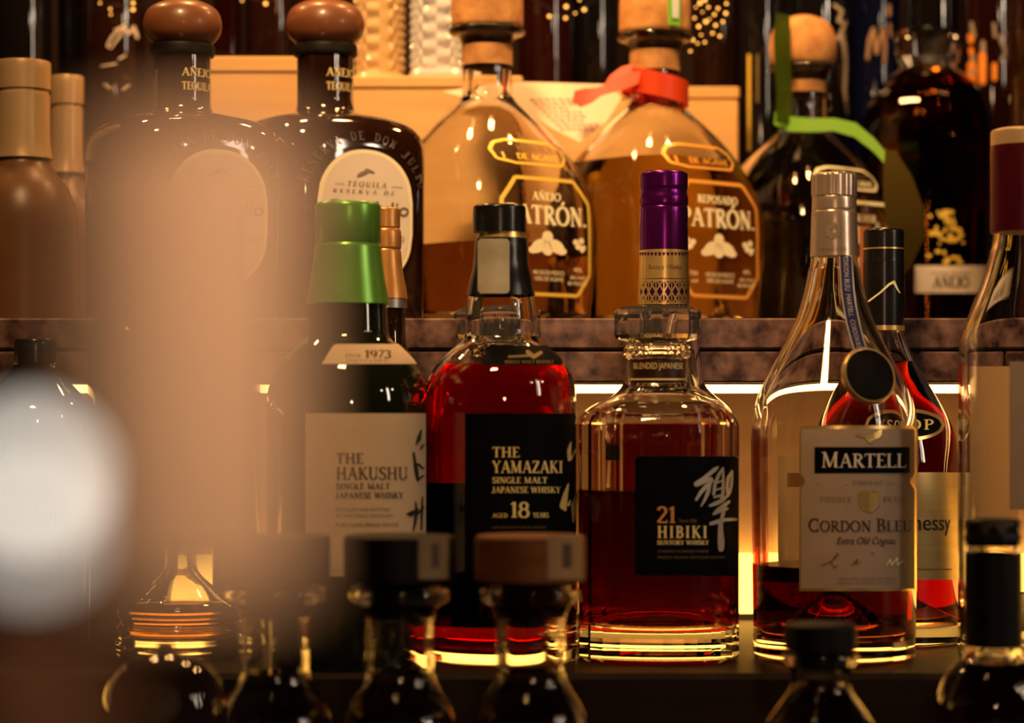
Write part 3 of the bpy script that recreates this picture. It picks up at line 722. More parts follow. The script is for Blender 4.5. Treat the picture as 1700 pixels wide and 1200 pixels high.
# ribbon: from under the capsule down to the seal
P = [(1404, 426), (1405, 450), (1407, 480), (1411, 510), (1417, 540), (1424, 566), (1430, 585)]
rib = b.patch('neck_ribbon', 0, 1, 426, 585, BLUE_RIBBON, nx=1, ny=1)
bpy.data.objects.remove(rib)
q = seg_quads(P, [21] * 7, 8)
rib = b.strokes('neck_ribbon', q, BLUE_RIBBON, off=0.0010); rib['label'] = 'narrow navy ribbon printed with the bottle name'
eq = []
for sg in (-1, 1):
    eq += seg_quads([(x + sg * 10.5, y) for x, y in P], [2.2] * 7, 8)
b.strokes('ribbon_edge', eq, SILVER_PRINT, rib, off=0.0013)
# writing along the ribbon, turned to run downwards
txt = sans('CORDON BLEU  MARTELL  CORDON BLEU', 0, 0, 8, 150)
def along(pt):
    d_, off_ = pt
    t = max(0.0, min(5.999, d_ / 156 * 6)); i = int(t); k = t - i
    x = P[i][0] + (P[i+1][0] - P[i][0]) * k; y = P[i][1] + (P[i+1][1] - P[i][1]) * k
    return (x - 4 - off_, y)
b.strokes('lettering', [[along((x, y)) for x, y in f_] for f_ in txt], SILVER_PRINT, rib, off=0.0014)
# round wax seal hanging in front of the shoulder
c = b.on(1438, 625, 0.003)
seal = empty('tmp', (0, 0, 0)); bpy.data.objects.remove(seal)
R = 47 * b.s
rot_ax = []
def seal_mesh(rings):
    v, f = loft(rings, 48)
    tilt = radians(16); turn = radians(22)
    o = []
    for (x, y, z) in v:
        X, Yd, Zz = x, -z, y                      # disc faces the camera
        Yd, Zz = Yd * cos(tilt) - Zz * sin(tilt) * -1, Zz * cos(tilt) + Yd * sin(tilt) * -1
        X, Yd = X * cos(turn) - Yd * sin(turn), X * sin(turn) + Yd * cos(turn)
        o.append((X + c[0], Yd + c[1] - 0.004, Zz + c[2]))
    return o, f
v, f = seal_mesh([(R*.86, R*.86, -0.002, 2), (R, R, -0.0005, 2), (R*1.02, R*1.02, 0.0015, 2), (R*.97, R*.97, 0.0035, 2), (R*.9, R*.9, 0.0030, 2)])
sl = mesh_obj('seal_rim', v, f, GOLD, b.root)
v, f = seal_mesh([(R*.9, R*.9, 0.001, 2), (R*.9, R*.9, 0.0036, 2), (R*.8, R*.8, 0.0042, 2), (R*.3, R*.3, 0.0044, 2), (0, 0, 0.0044, 2)])
sl = mesh_obj('round_seal', v, f, principled('black_wax', (0.004, 0.0035, 0.0035), 0.6, spec=0.08, noise=((0.010, 0.008, 0.008), 60, 3, (1, 1, 1))), b.root)
sl['label'] = 'round black seal with gold rim'
# label with waisted outline
def inset(y):
    e = 0.0
    if y < 715: e = max(e, 6 - math.sqrt(max(0, 36 - (715 - y - 0) ** 2)) if 715 - y <= 6 else 6)
    if abs(y - 799) < 12: e = max(e, 9 * (1 - abs(y - 799) / 12) ** 1.0)
    return e
def waisted(name, x0, x1, y0, y1, mat, off, ny=44, nx=20, parent=None):
    v, f = [], []
    for j in range(ny + 1):
        y = y0 + (y1 - y0) * j / ny; e = inset(y)
        for i in range(nx + 1):
            x = x0 + e + (x1 - x0 - 2 * e) * i / nx; v.append(b.on(x, y, off))
    for j in range(ny):
        for i in range(nx):
            a = j * (nx + 1) + i; f.append((a, a + nx + 1, a + nx + 2, a + 1))
    return mesh_obj(name, v, f, mat, parent or b.root)
rim = waisted('label_border', 1327, 1521, 706, 981, GOLD, 0.0004)
lab = waisted('label', 1330, 1518, 712, 977, PAPER_PINK, 0.0006)
bp = b.patch('name_panel', 1352, 1510, 742, 785, BLACK_PAPER, lab, off=0.0009)
b.strokes('lettering', serif('MARTELL', 1363, 776, 23, 142, bold=0.95, first=1.12), WHITE_PRINT, bp, off=0.0013)
b.strokes('lettering', serif('CORDON BLEU', 1341, 882, 18, 174, bold=0.85, first=1.2), INK, lab, off=0.001)
b.strokes('lettering', serif('COGNAC', 1416, 804, 7, 52, bold=1.1, track=.2), INK_GREY, lab, off=0.001)
b.strokes('lettering', serif('FONDEE', 1361, 832, 8, 54, bold=1.1, track=.2) + serif('EN 1715', 1466, 832, 8, 38, bold=1.1, slant=.15), INK_GREY, lab, off=0.001)
b.strokes('lettering', sans('Extra Old Cognac', 1389, 903, 12, 100, .35), INK, lab, off=0.001)
sig = [[(1363,938,1.2),(1378,933,1.4),(1392,920,1.4),(1390,918,1),(1380,932,1.6),(1384,942,1.6),(1390,938,1)], [(1414,938,1.2),(1424,928,1.5),(1420,936,1.6),(1430,933,1)], [(1446,917,1),(1452,919,1.2)]]
b.strokes('signature', brush(sig, step=3), INK_BROWN, lab, off=0.001)
b.strokes('signature', brush([[(1472,938,1.5),(1478,928,1.8),(1480,938,1.8),(1490,926,1.8),(1490,938,1.8),(1500,930,1.4)]], step=3), GOLD_PALE, lab, off=0.001)
b.strokes('rule', [[(1354, 801), (1408, 800), (1408, 803), (1354, 802)], [(1472, 800), (1498, 801), (1498, 802.5), (1472, 803)]], GOLD, lab, off=0.001)
b.strokes('bird_emblem', [disc(1450, 724, 14, 6, -15), disc(1430, 723, 10, 3, 10), disc(1458, 720, 9, 4, -50), disc(1444, 731, 6, 4, 40)], GOLD, lab, off=0.001)
b.strokes('crest', [[(1425,818),(1434,814),(1443,818),(1452,814),(1460,817),(1459,838),(1453,846),(1443,851),(1432,846),(1426,838)]], GOLD, lab, off=0.001)
b.strokes('small_print', sans('APPELLATION COGNAC CONTROLEE', 1392, 962, 4.5, 96) + sans('PRODUCE OF FRANCE  70cl  40% vol', 1390, 969, 4.5, 98), INK_GREY, lab, off=0.001)
bl = b.patch('back_label', 1282, 1420, 758, 934, PAPER_LIT, off=0.0006, back=True)
b.strokes('back_print', [[(1300, 785), (1400, 785), (1400, 808), (1300, 808)]], sheer('grey_back_print', (0.30, 0.22, 0.15), 0.75), bl, off=0.0004, back=True)

# ------------------------------------------------------------------ cognac bottle behind it, gold label
b = Bottle('cognac_bottle', 'cognac bottle with black capsule and gold label half hidden behind the ribboned one', 1467, 1.496, Z_LOW)
b.shell([(30, 390, 'c'), (31, 548, 'c'), (36, 565), (50, 598), (70, 632), (92, 668), (112, 706), (122, 745), (127, 790), (128, 820, 'c'), (126, 1040), (124, b.yb() - 6), (116, 'b', 'c')], CLEAR, t=0.0035, base=0.009, punt=0.03)
b.fill(602, COGNAC)
b.part('foil_capsule', [(29, 380, 'c'), (33, 383), (33.5, 388, 'c'), (33.5, 432), (34, 434, 'c'), (34, 541, 'c')], BLACK_PLASTIC)
b.part('capsule_ring', [(34.5, 541, 'c'), (34.5, 549, 'c')], GOLD)
b.part('capsule_line', [(34.0, 412, 'c'), (34.0, 415, 'c')], GOLD, cap0=False, cap1=False)
keep = b.rings; b.rings = sorted(b.conv([(34, 434, 'c'), (34, 541, 'c')]), key=lambda q: q[2])
b.strokes('gold_cord', brush([[(1442,500,3),(1462,485,3),(1476,472,4),(1484,468,5),(1490,480,3),(1494,486,2)]], step=3), GOLD_PALE, off=0.0004)
b.rings = keep
def oval(cx_, cy_, rx, ry): return (lambda x: cy_ - ry * math.sqrt(max(0, 1 - ((x - cx_) / rx) ** 2)), lambda x: cy_ + ry * math.sqrt(max(0, 1 - ((x - cx_) / rx) ** 2)))
t_, b_ = oval(1505, 705, 64, 27)
eb = b.patch('emblem', 1441, 1569, t_, b_, GOLD, off=0.0005)
t_, b_ = oval(1505, 705, 58, 21)
e2 = b.patch('emblem_field', 1447, 1563, t_, b_, BLACK_PAPER, eb, off=0.0009)
b.strokes('lettering', serif('VSOP', 1462, 713, 17, 92, track=.15), GOLD_PRINT, e2, off=0.0013)
lab = b.patch('label', 1345, 1590, 784, 962, GOLD_LABEL, off=0.0006)
bend = lambda quads: [[(1467 + 127 * sin(radians(x)), y) for x, y in q_] for q_ in quads]
b.strokes('lettering', bend(sans('Hennessy', -8, 880, 27, 69)), INK, lab, off=0.001)
b.strokes('label_line', [[(x, 944), (x + 10, 944), (x + 10, 946), (x, 946)] for x in range(1350, 1580, 10)], INK_GREY, lab, off=0.001)

# ------------------------------------------------------------------ clear bottle at the right edge
b = Bottle('wine_bottle', 'clear glass bottle with burgundy foil capsule at the right edge', 1702, 1.365, Z_LOW)
b.shell([(46, 240, 'c'), (52, 384), (58, 420), (72, 470), (92, 520), (106, 560), (109, 600), (110, 640, 'c'), (110, 1050), (109, b.yb() - 6), (102, 'b', 'c')], CLEAR, t=0.003, base=0.01)
b.part('foil_capsule', [(54, 243, 'c'), (57, 246), (57, 300), (57.5, 386, 'c')], BURGUNDY_FOIL)
b.part('capsule_top', [(50, 215, 'c'), (55, 217), (56.5, 222), (56.5, 243, 'c')], TAN_FOIL)
b.patch('label', 1676, 1800, 600, 846, PAPER_PINK, off=0.0005)
b.patch('back_label', 1601, 1690, 608, 860, PAPER_LIT, off=0.0005, back=True)

# ------------------------------------------------------------------ ribbed amber decanter on the left
b = Bottle('ribbed_decanter', 'squat amber decanter with horizontal ribs low in the left blur', 300, 1.40, Z_LOW)
b.shell([(26, 850, 'c'), (26, 930), (34, 955), (70, 985), (98, 1004), (104, 1020), (98, 1030), (106, 1042), (99, 1052), (108, 1066), (108, 1078), (100, 'b', 'c')], CLEAR, t=0.003, base=0.010)
b.fill(1000, liquid('deep_amber_spirit', (2.5, 16, 70)))
b.part('stopper', [(20, 812, 'c'), (30, 820), (34, 834), (28, 848), (22, 850, 'c')], CAP_WOOD)

for cx, Y, hw, sh, lb in ((392, 1.49, 40, 560, 'slim dark bottle added left of the green capped bottle to hide wall glow'), (214, 1.485, 68, 540, 'dark bottle added behind the ribbed decanter to hide wall glow'),
                          (58, 1.44, 100, 662, 'dark bottle on the lower shelf added at the left edge to cover the strip glow')):
    b = Bottle('glow_blocker', lb, cx, Y, Z_LOW, group='dark bottles added at left to block glow')  # added bottles that block the light strip glow on the left
    b.shell([(hw * .3, sh - (170 if hw < 90 else 62), 'c'), (hw * .32, sh - 58), (hw * .6, sh - 25), (hw * .95, sh + 15), (hw, sh + 50, 'c'), (hw, b.yb() - 6, 'c'), (hw * .93, 'b', 'c')], BROWN_GLASS, t=0.003)
    dn = 0 if hw < 90 else 106
    b.part('cap', [(hw * .3, sh - 205 + dn, 'c'), (hw * .34, sh - 200 + dn), (hw * .34, sh - 165 + dn, 'c')], BLACK_PLASTIC, seg=32)

# ================================================================== back row on the stone ledge
def dome_bottle(label, cx, Y, lc, rot=32, s=1.0, y0=0):
    b = Bottle('tequila_bottle', label, cx, Y, Z_DECK, radians(rot), group='dark tequila bottles with round wooden stoppers')
    yb = b.yb()
    b.shell([(47, 96, 'c'), (47, 150), (48, 180), (58, 190), (90, 197), (118, 208, 3), (133, 226, 4), (138, 250, 4.5), (139, 300, 4.5, 'c'), (137, yb - 14, 4.5, 'c'), (128, 'b', 4.5, 'c')], BROWN_GLASS, t=0.004, seg=72)
    b.part('round_stopper', [(0, 2, 'c'), (30, 3), (56, 16), (65, 38), (62, 58), (50, 72), (44, 76, 'c')], KNOB_WOOD)
    b.part('stopper_collar', [(50, 75, 'c'), (53, 78), (53, 92), (49, 96, 'c')], BLACK_MATTE)
    # oval label with a bright moulded rim; label half width in face pixels
    hw, yt, ym, ym2, ybt = 74 , 262, 345, 395, 480
    def top(x, e=0): 
        q = min(1, abs(x - lc) / (hw - e)); return ym - (ym - yt - e) * math.sqrt(max(0, 1 - q ** 2.2))
    def bot(x, e=0):
        q = min(1, abs(x - lc) / (hw - e)); return ym2 + (ybt - ym2 - e) * math.sqrt(max(0, 1 - q ** 2.2))
    def yrow(e): return (lambda x: top(x, e), lambda x: bot(x, e))
    g = 7
    bt, bb = yrow(-g); rimo = b.patch('label_rim', lc - hw - g + .5, lc + hw + g - .5, bt, bb, BROWN_GLASS, off=0.0012, lc=lc, nx=48)
    bt, bb = yrow(0); r = b.patch('label_border', lc - hw, lc + hw, bt, bb, GOLD_PALE, off=0.0018, lc=lc, nx=48)
    bt, bb = yrow(6); lab = b.patch('label', lc - hw + 6, lc + hw - 6, bt, bb, PAPER_WHITE, off=0.0022, lc=lc, nx=40)
    K = lambda q: b.strokes('lettering', q, INK_GREY, lab, off=0.0028, lc=lc)
    K(serif('TEQUILA', lc - 32, 322, 8, 64, slant=.2, track=.25)); K(serif('RESERVA DE', lc - 54, 333, 6, 100, slant=.2, track=.4))
    K([[(lc - 50, 319), (lc - 36, 319), (lc - 36, 320), (lc - 50, 320)], [(lc + 38, 319), (lc + 56, 319), (lc + 56, 320), (lc + 38, 320)]])
    b.strokes('lettering', sans('Don Julio', lc - 58, 366, 22, 124, .15), INK_BROWN, lab, off=0.0028, lc=lc)
    K(serif('AÑEJO', lc + 28, 408, 9, 30, slant=.2)); K(serif('100 DE AGAVE', lc - 46, 436, 6, 88, track=.2)); K([disc(lc - 6, 300, 12, 3, -30), disc(lc + 4, 296, 8, 2, 20)])
    # raised glass letters in an arch over the label
    arch = []
    word = 'RESERVA DE DON JULIO'
    for i, ch in enumerate(word):
        a = radians(-72 + 144 * i / (len(word) - 1)); rr = 98
        gx, gy = lc + rr * sin(a) * 0.98, 345 - rr * cos(a) * 1.08
        for q in serif(ch, -4.5, 7, 14, 9, bold=1.1):
            arch.append([(gx + x * cos(a) - y * sin(a), gy + x * sin(a) + y * cos(a)) for x, y in q])
    b.strokes('raised_lettering', arch, principled('raised_brown_glass', (0.16, 0.12, 0.10), 0.12, metal=0.3), off=0.0012, lc=lc)
    nx0 = cx + 10
    keepr = b.rings; 
    b.strokes('neck_lettering', serif('AÑEJO', nx0 - 22, 132, 13, 48, bold=1.2) + serif('TEQUILA', nx0 - 22, 155, 13, 48, bold=1.2), GOLD_PRINT, off=0.0006, lc=cx + 6)
    return b
dome_bottle('dark tequila bottle with round wooden stopper beside the clear corked bottle', 540, 1.684, 612)
dome_bottle('dark tequila bottle with round wooden stopper, the farther left in the haze', 303, 1.602, 346)

def corked_bottle(label, cx, Y, lc, dy, k, spirit, level, gold, kind, rot=41, ball=False, printing=True):
    """clear hand-blown square bottle with cork; dy moves, k scales the drawing of the first one about the eye line"""
    b = Bottle('tequila_bottle', label, cx, Y, Z_DECK, radians(rot), group='clear corked tequila bottles')
    yy = lambda y: 700 - (700 - y) * k
    yb = b.yb()
    p = lambda hw, y, *a: (hw * k, yy(y), *a)
    b.shell([p(52, 46, 'c'), p(63, 49), p(62, 58), p(46, 66), p(41, 90), p(41, 140), p(44, 164), p(60, 182, 2.2), p(88, 212, 2.5), p(116, 252, 3), p(136, 296, 3.6), p(147, 340, 4.2), p(150, 390, 4.5, 'c'), (150 * k, yb - 16, 4.5, 'c'), (140 * k, 'b', 4.5, 'c')],
            CLEAR_WAVY, t=0.0062, base=0.012, seg=72)
    b.fill(level, spirit, seg=72)
    if ball:
        b.part('cork', [p(34, 104, 'c'), p(42.5, 98, 'c'), p(42.5, 72), p(47, 64, 'c'), p(44, 52, 'c'), p(57, 45), p(62, 20), p(60, -5), p(46, -30), p(20, -43), p(0, -45, 'c')], CORK)
    else:
        b.part('cork', [p(34, 116, 'c'), p(42.5, 110, 'c'), p(42.5, 72), p(47, 64, 'c'), p(44, 52, 'c'), p(58, 46), p(60, 30), p(59, -12), p(52, -18, 'c')], CORK)
    if printing:
        mx = lambda x: lc + (x - 905) * k * 0.98
        Q = lambda name, quads, mat, par=None, off=0.0007: b.strokes(name, [[(mx(x), yy(y)) for x, y in q] for q in quads], mat, par, off=off, lc=lc)
        # octagonal frame
        oct_ = [(833, 345), (858, 308), (955, 308), (978, 345), (978, 460), (955, 495), (858, 495), (833, 460)]
        fr = []
        for a, c_ in zip(oct_, oct_[1:] + oct_[:1]): fr += seg_quads([a, c_], [6, 6], 8)
        frame = Q('label_frame', fr, gold)
        frame['label'] = 'gold printed label frame'
        arc = [(841, 278), (838, 262), (846, 250), (862, 245), (932, 246), (948, 256), (952, 270), (942, 283), (866, 284), (841, 278)]
        fr2 = []
        for a, c_ in zip(arc[:-1], arc[1:]): fr2 += seg_quads([a, c_], [4, 4], 8)
        Q('upper_frame', fr2, gold)
        Q('lettering', serif('TEQUILA', 872, 262, 9, 62), DARK_GOLD_PRINT); Q('lettering', serif('100 DE AGAVE', 848, 277, 10, 92, bold=1.3), gold)
        Q('lettering', serif(kind, 880 if len(kind) < 7 else 868, 343, 13, 48 if len(kind) < 7 else 72, slant=.12, bold=1.25), GOLD_PALE)
        Q('lettering', serif('PATRÓN.', 838, 382, 30, 134, bold=1.35), GOLD_PALE)
        Q('bee_emblem', [disc(904, 402, 9, 10), disc(890, 417, 15, 10, -35), disc(919, 417, 15, 10, 35), disc(904, 420, 10, 12), disc(880, 424, 8, 6), disc(928, 424, 8, 6)], GOLD_PALE)
        Q('flower_emblem', [disc(952, 408, 5, 5), disc(962, 405, 5, 5), disc(957, 415, 6, 5), disc(965, 418, 4, 7, 30)], GOLD_PALE)
        Q('flower_emblem', [disc(858, 408, 5, 5), disc(848, 405, 5, 5), disc(853, 415, 6, 5), disc(845, 418, 4, 7, -30)], GOLD_PALE)
        Q('small_print', sans('HECHO EN MEXICO', 880, 463, 7, 52) + sans('100% DE AGAVE', 882, 473, 7, 48), GOLD_PALE)
        Q('small_print', sans('40%', 948, 456, 7, 14) + sans('alc./vol', 942, 468, 7, 26) + sans('80 PROOF', 938, 478, 6, 34), GOLD_PALE)
        Q('small_print', sans('750', 852, 462, 7, 14) + sans('ml', 856, 474, 7, 10), GOLD_PALE)
    return b
AN = corked_bottle('clear corked bottle with yellow gold print reading AÑEJO, half empty', 809, 1.748, 905, 0, 1.0, WH_HONEY, 412, GOLD_YELLOW, 'AÑEJO')
RE = corked_bottle('clear corked bottle with orange red ribbon on its neck', 1087, 1.815, 1199, 0, 0.985, WH_GOLD, 274, GOLD_ORANGE, 'REPOSADO')
SI = corked_bottle('clear corked bottle with round cork and lime green ribbon', 1333, 1.90, 1432, 0, 0.905, liquid('clear_spirit', (1.5, 2.5, 5)), 300, GOLD_PALE, 'SILVER', ball=True)
# ---- red ribbon on the second
def around(b, y_l, y_r, hwf, n=48, off=0.0012):
    pts = []
    for k in range(n + 1):
        a = 2 * pi * k / n + pi / 2
        c_ = cos(a); y = (y_l + y_r) / 2 + (y_r - y_l) / 2 * c_
        z = b.h(y); r = b.radius(z)[0] + off if hwf is None else hwf * b.s
        pts.append((r * cos(a - b.rot), r * sin(a - b.rot), z))
    return pts
ribbon('neck_ribbon', around(RE, 134, 158, 55), 40 * RE.s, RED_RIBBON, RE.root, (0, 0, 1))['label'] = 'orange red satin ribbon tied round the neck'
def loc(b, x, y, dy):
    """photo pixel at depth offset dy (metres, towards camera negative) -> local point"""
    X = PX(x, b.Y + dy) - PX(b.cx, b.Y); Z = PZ(y, b.Y + dy) - b.bz
    c_, s_ = cos(-b.rot), sin(-b.rot)
    return (X * c_ - dy * s_, X * s_ + dy * c_, Z)
ribbon('ribbon_tail', [loc(RE, x, y, -0.024) for x, y in ((1062, 128), (1040, 134), (1015, 142), (1000, 150), (985, 158), (968, 162), (952, 160))], [.010, .013, .012, .008, .012, .015, .009], RED_RIBBON, RE.root, (0.3, 0, 1))
ribbon('ribbon_tail', [loc(RE, x, y, -0.022) for x, y in ((1050, 112), (1030, 122), (1010, 136), (1002, 146))], [.006, .011, .010, .006], RED_RIBBON, RE.root, (0.3, 0, 1))
st_ = ribbon('cork_sticker', [loc(RE, x, y, -0.0285) for x, y in ((1119, -12), (1119, 10), (1119, 42))], [.013, .013, .012], principled('green_sticker', (0.22, 0.60, 0.05), 0.4, noise=((0.26, 0.66, 0.07), 60, 2, (1, 1, 1))), RE.root, (1, 0, 0))
ribbon('sticker_centre', [loc(RE, x, y, -0.0295) for x, y in ((1121, -12), (1121, 10), (1121, 30))], [.007, .007, .006], principled('white_sticker', (0.85, 0.95, 0.9), 0.3, noise=((0.8, 0.9, 0.85), 60, 2, (1, 1, 1))), st_, (1, 0, 0))
# paper tag hanging behind the two necks
tg = [(735, 152), (800, 142), (872, 136), (1008, 140), (1032, 162), (1005, 205), (962, 236), (915, 212), (870, 182), (800, 168)]
v = [loc(RE, x, y, 0.022 - 0.02 * (y - 136) / 100) for x, y in tg] + [loc(RE, x, y, 0.0228 - 0.02 * (y - 136) / 100) for x, y in tg]
n_ = len(tg)
f = [tuple(range(n_)), tuple(reversed(range(n_, 2 * n_)))] + [(i, (i + 1) % n_, (i + 1) % n_ + n_, i + n_) for i in range(n_)]
tgo = mesh_obj('paper_tag', v, f, principled('tag_paper', (0.80, 0.62, 0.45), 0.6, noise=((0.86, 0.68, 0.50), 30, 3, (1, 1, 1))), RE.root, smooth=False); tgo['label'] = 'creased cream paper tag with small grey print'
q = []
for r_ in range(8):
    y = 163 + r_ * 7
    x0, x1 = 880 + r_ * 7, 950 + r_ * 6 - (r_ % 3) * 8
    x = x0
    while x < x1:
        w_ = random.uniform(5, 11); q.append([(x, y), (x + w_, y + 2), (x + w_, y + 4), (x, y + 2)]); x += w_ + 3
v, f = [], []
for a in q:
    i0 = len(v); v += [loc(RE, x, y, 0.0213 - 0.02 * (y - 136) / 100) for x, y in a]; f.append((i0, i0+1, i0+2, i0+3))
mesh_obj('tag_print', v, f, INK_GREY, tgo, smooth=False)
# ---- green ribbon on the third
gp = [loc(SI, x, y, d_) for x, y, d_ in ((1286, 196, -.030), (1310, 206, -.036), (1345, 208, -.040), (1385, 207, -.044), (1420, 216, -.050), (1450, 240, -.056), (1475, 268, -.060), (1492, 286, -.064))]
ribbon('neck_ribbon', gp, [.010, .012, .011, .010, .011, .010, .009, .006], GREEN_RIBBON, SI.root, (0.15, 0, 1))['label'] = 'lime green satin ribbon'
ribbon('film_strip', [loc(SI, x, y, d_) for x, y, d_ in ((1300, 24, -.036), (1298, 60, -.040), (1299, 100, -.040), (1302, 150, -.036), (1302, 205, -.040))], [.014, .019, .018, .017, .019], GREEN_FILM, SI.root, (1, 0, 0))['label'] = 'see-through green strip hanging over the cork'
ol = [loc(SI, x, y, d_) for x, y, d_ in ((1478, 250, -.075), (1490, 290, -.085), (1500, 340, -.090), (1505, 390, -.090), (1492, 440, -.088), (1470, 485, -.085))]
ribbon('film_tag', ol, [.012, .032, .045, .042, .028, .006], OLIVE_FILM, SI.root, (1, 0, 0))['label'] = 'see-through olive leaf-shaped tag'
ribbon('copper_tail', [loc(SI, x, y, -.098) for x, y in ((1436, 376), (1436, 420), (1432, 460), (1428, 500))], [.013, .012, .010, .006], COPPER, SI.root, (1, 0, 0))

# ---- round amber bottle with AÑEJO band
b = Bottle('tequila_bottle', 'round dark amber bottle with faceted clear mouth and cream AÑEJO band', 1540, 1.99, Z_DECK)
b.shell([(48, 116, 'c'), (60, 124), (84, 148), (102, 184), (110, 226), (110, 262, 'c'), (104, 420), (102, b.yb() - 8), (94, 'b', 'c')], AMBER_GLASS, t=0.003, base=0.012, seg=20, angle=12)
b.fill(150, liquid('dark_amber_spirit', (9, 24, 70)), seg=20)
b.part('faceted_stopper', [(40, 50, 'c'), (54, 54, 'c'), (57, 62, 'c'), (52, 98, 'c'), (44, 115, 'c')], CLEAR, seg=12, flat=True)
lab = b.patch('label', 1519, 1641, 441, 486, PAPER_WHITE, off=0.0008)
b.strokes('lettering', serif('AÑEJO', 1549, 477, 18, 60, bold=1.35), INK, lab, off=0.0013)
b.strokes('lettering', serif('TEQUILA RESERVA', 1544, 456, 6, 70), INK_GREY, lab, off=0.0013)
gd = [disc(1575 + random.gauss(0, 12), 350 + random.random() * 86, random.uniform(2, 6), random.uniform(2, 5)) for _ in range(46)]
b.strokes('gold_flower_print', gd, GOLD_YELLOW, off=0.0008)

# ---- two bottles with pale capsules at the far left
for cx, Y, top, lb in ((38, 1.66, 104, 'bottle with broad tan capsule at the left edge of the back row'), (112, 1.79, 128, 'bottle with narrow tan capsule second from the left edge')):
    b = Bottle('spirit_bottle', lb, cx, Y, Z_DECK)
    hw = 46 if cx < 60 else 27
    b.shell([(hw - 4, top + 50, 'c'), (hw - 3, top + 150), (hw + 4, top + 175), (hw + 30, top + 210), (hw + 44, top + 250), (hw + 46, top + 290, 'c'), (hw + 46, b.yb() - 5, 'c'), (hw + 40, 'b', 'c')], principled('haze_brown_glass', (0.16, 0.075, 0.032), 0.35, noise=((0.19, 0.09, 0.04), 30, 3, (1, 1, 1))), t=0.003)  # brown base colour stands in for haze over dark glass
    b.part('cap', [(hw - 4, top, 'c'), (hw, top + 3), (hw, top + 46, 'c')], TAN_FOIL)
    b.part('neck_foil', [(hw - 3, top + 47, 'c'), (hw - 3, top + 52, 'c'), (hw - 1, top + 54, 'c'), (hw, top + 130), (hw + 4, top + 160, 'c')], TAN_FOIL)

# ================================================================== boxes and bottles behind the back row
def gift_box(label, x0, x1, ytop, Y, depth, lid=18):
    r = empty('wooden_box', (PX((x0 + x1) / 2, Y), Y, Z_DECK)); tag(r, label, 'box', 'pale wooden gift boxes')
    hw = (x1 - x0) / 2 * Y / FPX; h = PZ(ytop, Y) - Z_DECK; lh = lid * Y / FPX
    v, f = box_mesh(-hw, hw, 0, depth, 0, h - lh - 0.0008, 0.0012); mesh_obj('box_body', v, f, PALE_WOOD, r, smooth=False)
    v, f = box_mesh(-hw - .0008, hw + .0008, -0.0008, depth + .0008, h - lh, h, 0.0012); mesh_obj('lid', v, f, PALE_WOOD, r, smooth=False)
    return h
gift_box('pale wooden box behind the left dark bottle, hazy', 345, 500, 94, 1.85, .13, 26)
gift_box('pale wooden box between dark bottle and corked bottle, crystal on top', 584, 866, 126, 1.85, .13, 20)
gift_box('wide pale wooden box behind the ribboned bottle', 876, 1226, 144, 1.962, .055, 20)

def crystal(label, cx, Y, hw, y0, y1, mat, n=6):
    z = PZ(126, 1.85) if cx < 1000 else Z_DECK
    b = Bottle('crystal_decanter', label, cx, Y, z, group='cut crystal decanters')
    yb = b.yb(); s = b.s
    pitch = 17 * s
    def dd(t, zz):
        if zz < 20 * s or zz > 190 * s: return 0.0
        u = t * hw * s
        a = (u + zz * .62) / pitch; c_ = (u - zz * .62) / pitch
        fa = abs(a - math.floor(a) - .5); fc = abs(c_ - math.floor(c_) - .5)
        return -0.0045 * (fa + fc)
    prof = [(hw * .3, yb - 330, 'c'), (hw * .3, yb - 240, 'c'), (hw * .9, yb - 205, 'c'), (hw, yb - 192, 'c')]
    for i in range(1, 60): prof.append((hw, yb - 192 + i * 2.9, n, 'c'))
    prof += [(hw, yb - 12, n, 'c'), (hw * .97, 'b', n, 'c')]
    prof = [p if len(p) > 3 else (p[0], p[1], n, 'c') for p in prof]
    r = b.conv(prof); r = r[::-1]
    v, f = loft(r, 120, disp=dd)
    mesh_obj('cut_glass_body', v, f, mat, b.root, smooth=True, angle=12)
    b.part('stopper', [(hw * .35, yb - 380, 'c'), (hw * .5, yb - 370), (hw * .5, yb - 345), (hw * .28, yb - 331, 'c')], mat, seg=12)
    return b
crystal('white cut crystal decanter on the pale box behind the corked bottle', 726, 1.895, 46, 0, 126, CRYSTAL)
crystal('tan tinted cut crystal decanter on the pale box, next to the round stopper', 632, 1.915, 44, 0, 126, CRYSTAL_TAN)

def tall_bottle(label, cx, Y, hw, glassm, top=-420, shoulder=-140, lines=()):
    b = Bottle('tall_bottle', label, cx, Y, Z_DECK, group='tall dark bottles at the back')
    yb = b.yb()
    b.shell([(hw * .35, top, 'c'), (hw * .36, shoulder - 110), (hw * .5, shoulder - 60), (hw * .92, shoulder - 15), (hw, shoulder + 30, 'c'), (hw, yb - 6, 'c'), (hw * .93, 'b', 'c')], glassm, t=0.003, seg=48)
    b.part('cap', [(hw * .36, top - 40, 'c'), (hw * .38, top - 36), (hw * .38, top, 'c')], BLACK_PLASTIC, seg=32)
    return b
t = tall_bottle('dark bottle with painted gold side reflection behind the ribboned bottle', 1262, 2.02, 30, BLACK_GLASS)
t.strokes('gold_reflection', [[(1241, 90 + i * 16), (1246, 90 + i * 16), (1246, 106 + i * 16), (1241, 106 + i * 16)] for i in range(10)], GOLD_YELLOW, off=0.0006)  # vertical gold reflection painted on as strips
t.strokes('gold_reflection', [[(1256, 90 + i * 16), (1259, 90 + i * 16), (1259, 106 + i * 16), (1256, 106 + i * 16)] for i in range(5)], DARK_GOLD_PRINT, off=0.0006)
t = tall_bottle('dark bottle with pale handwriting beside the round cork', 1352, 2.05, 54, BLACK_GLASS)
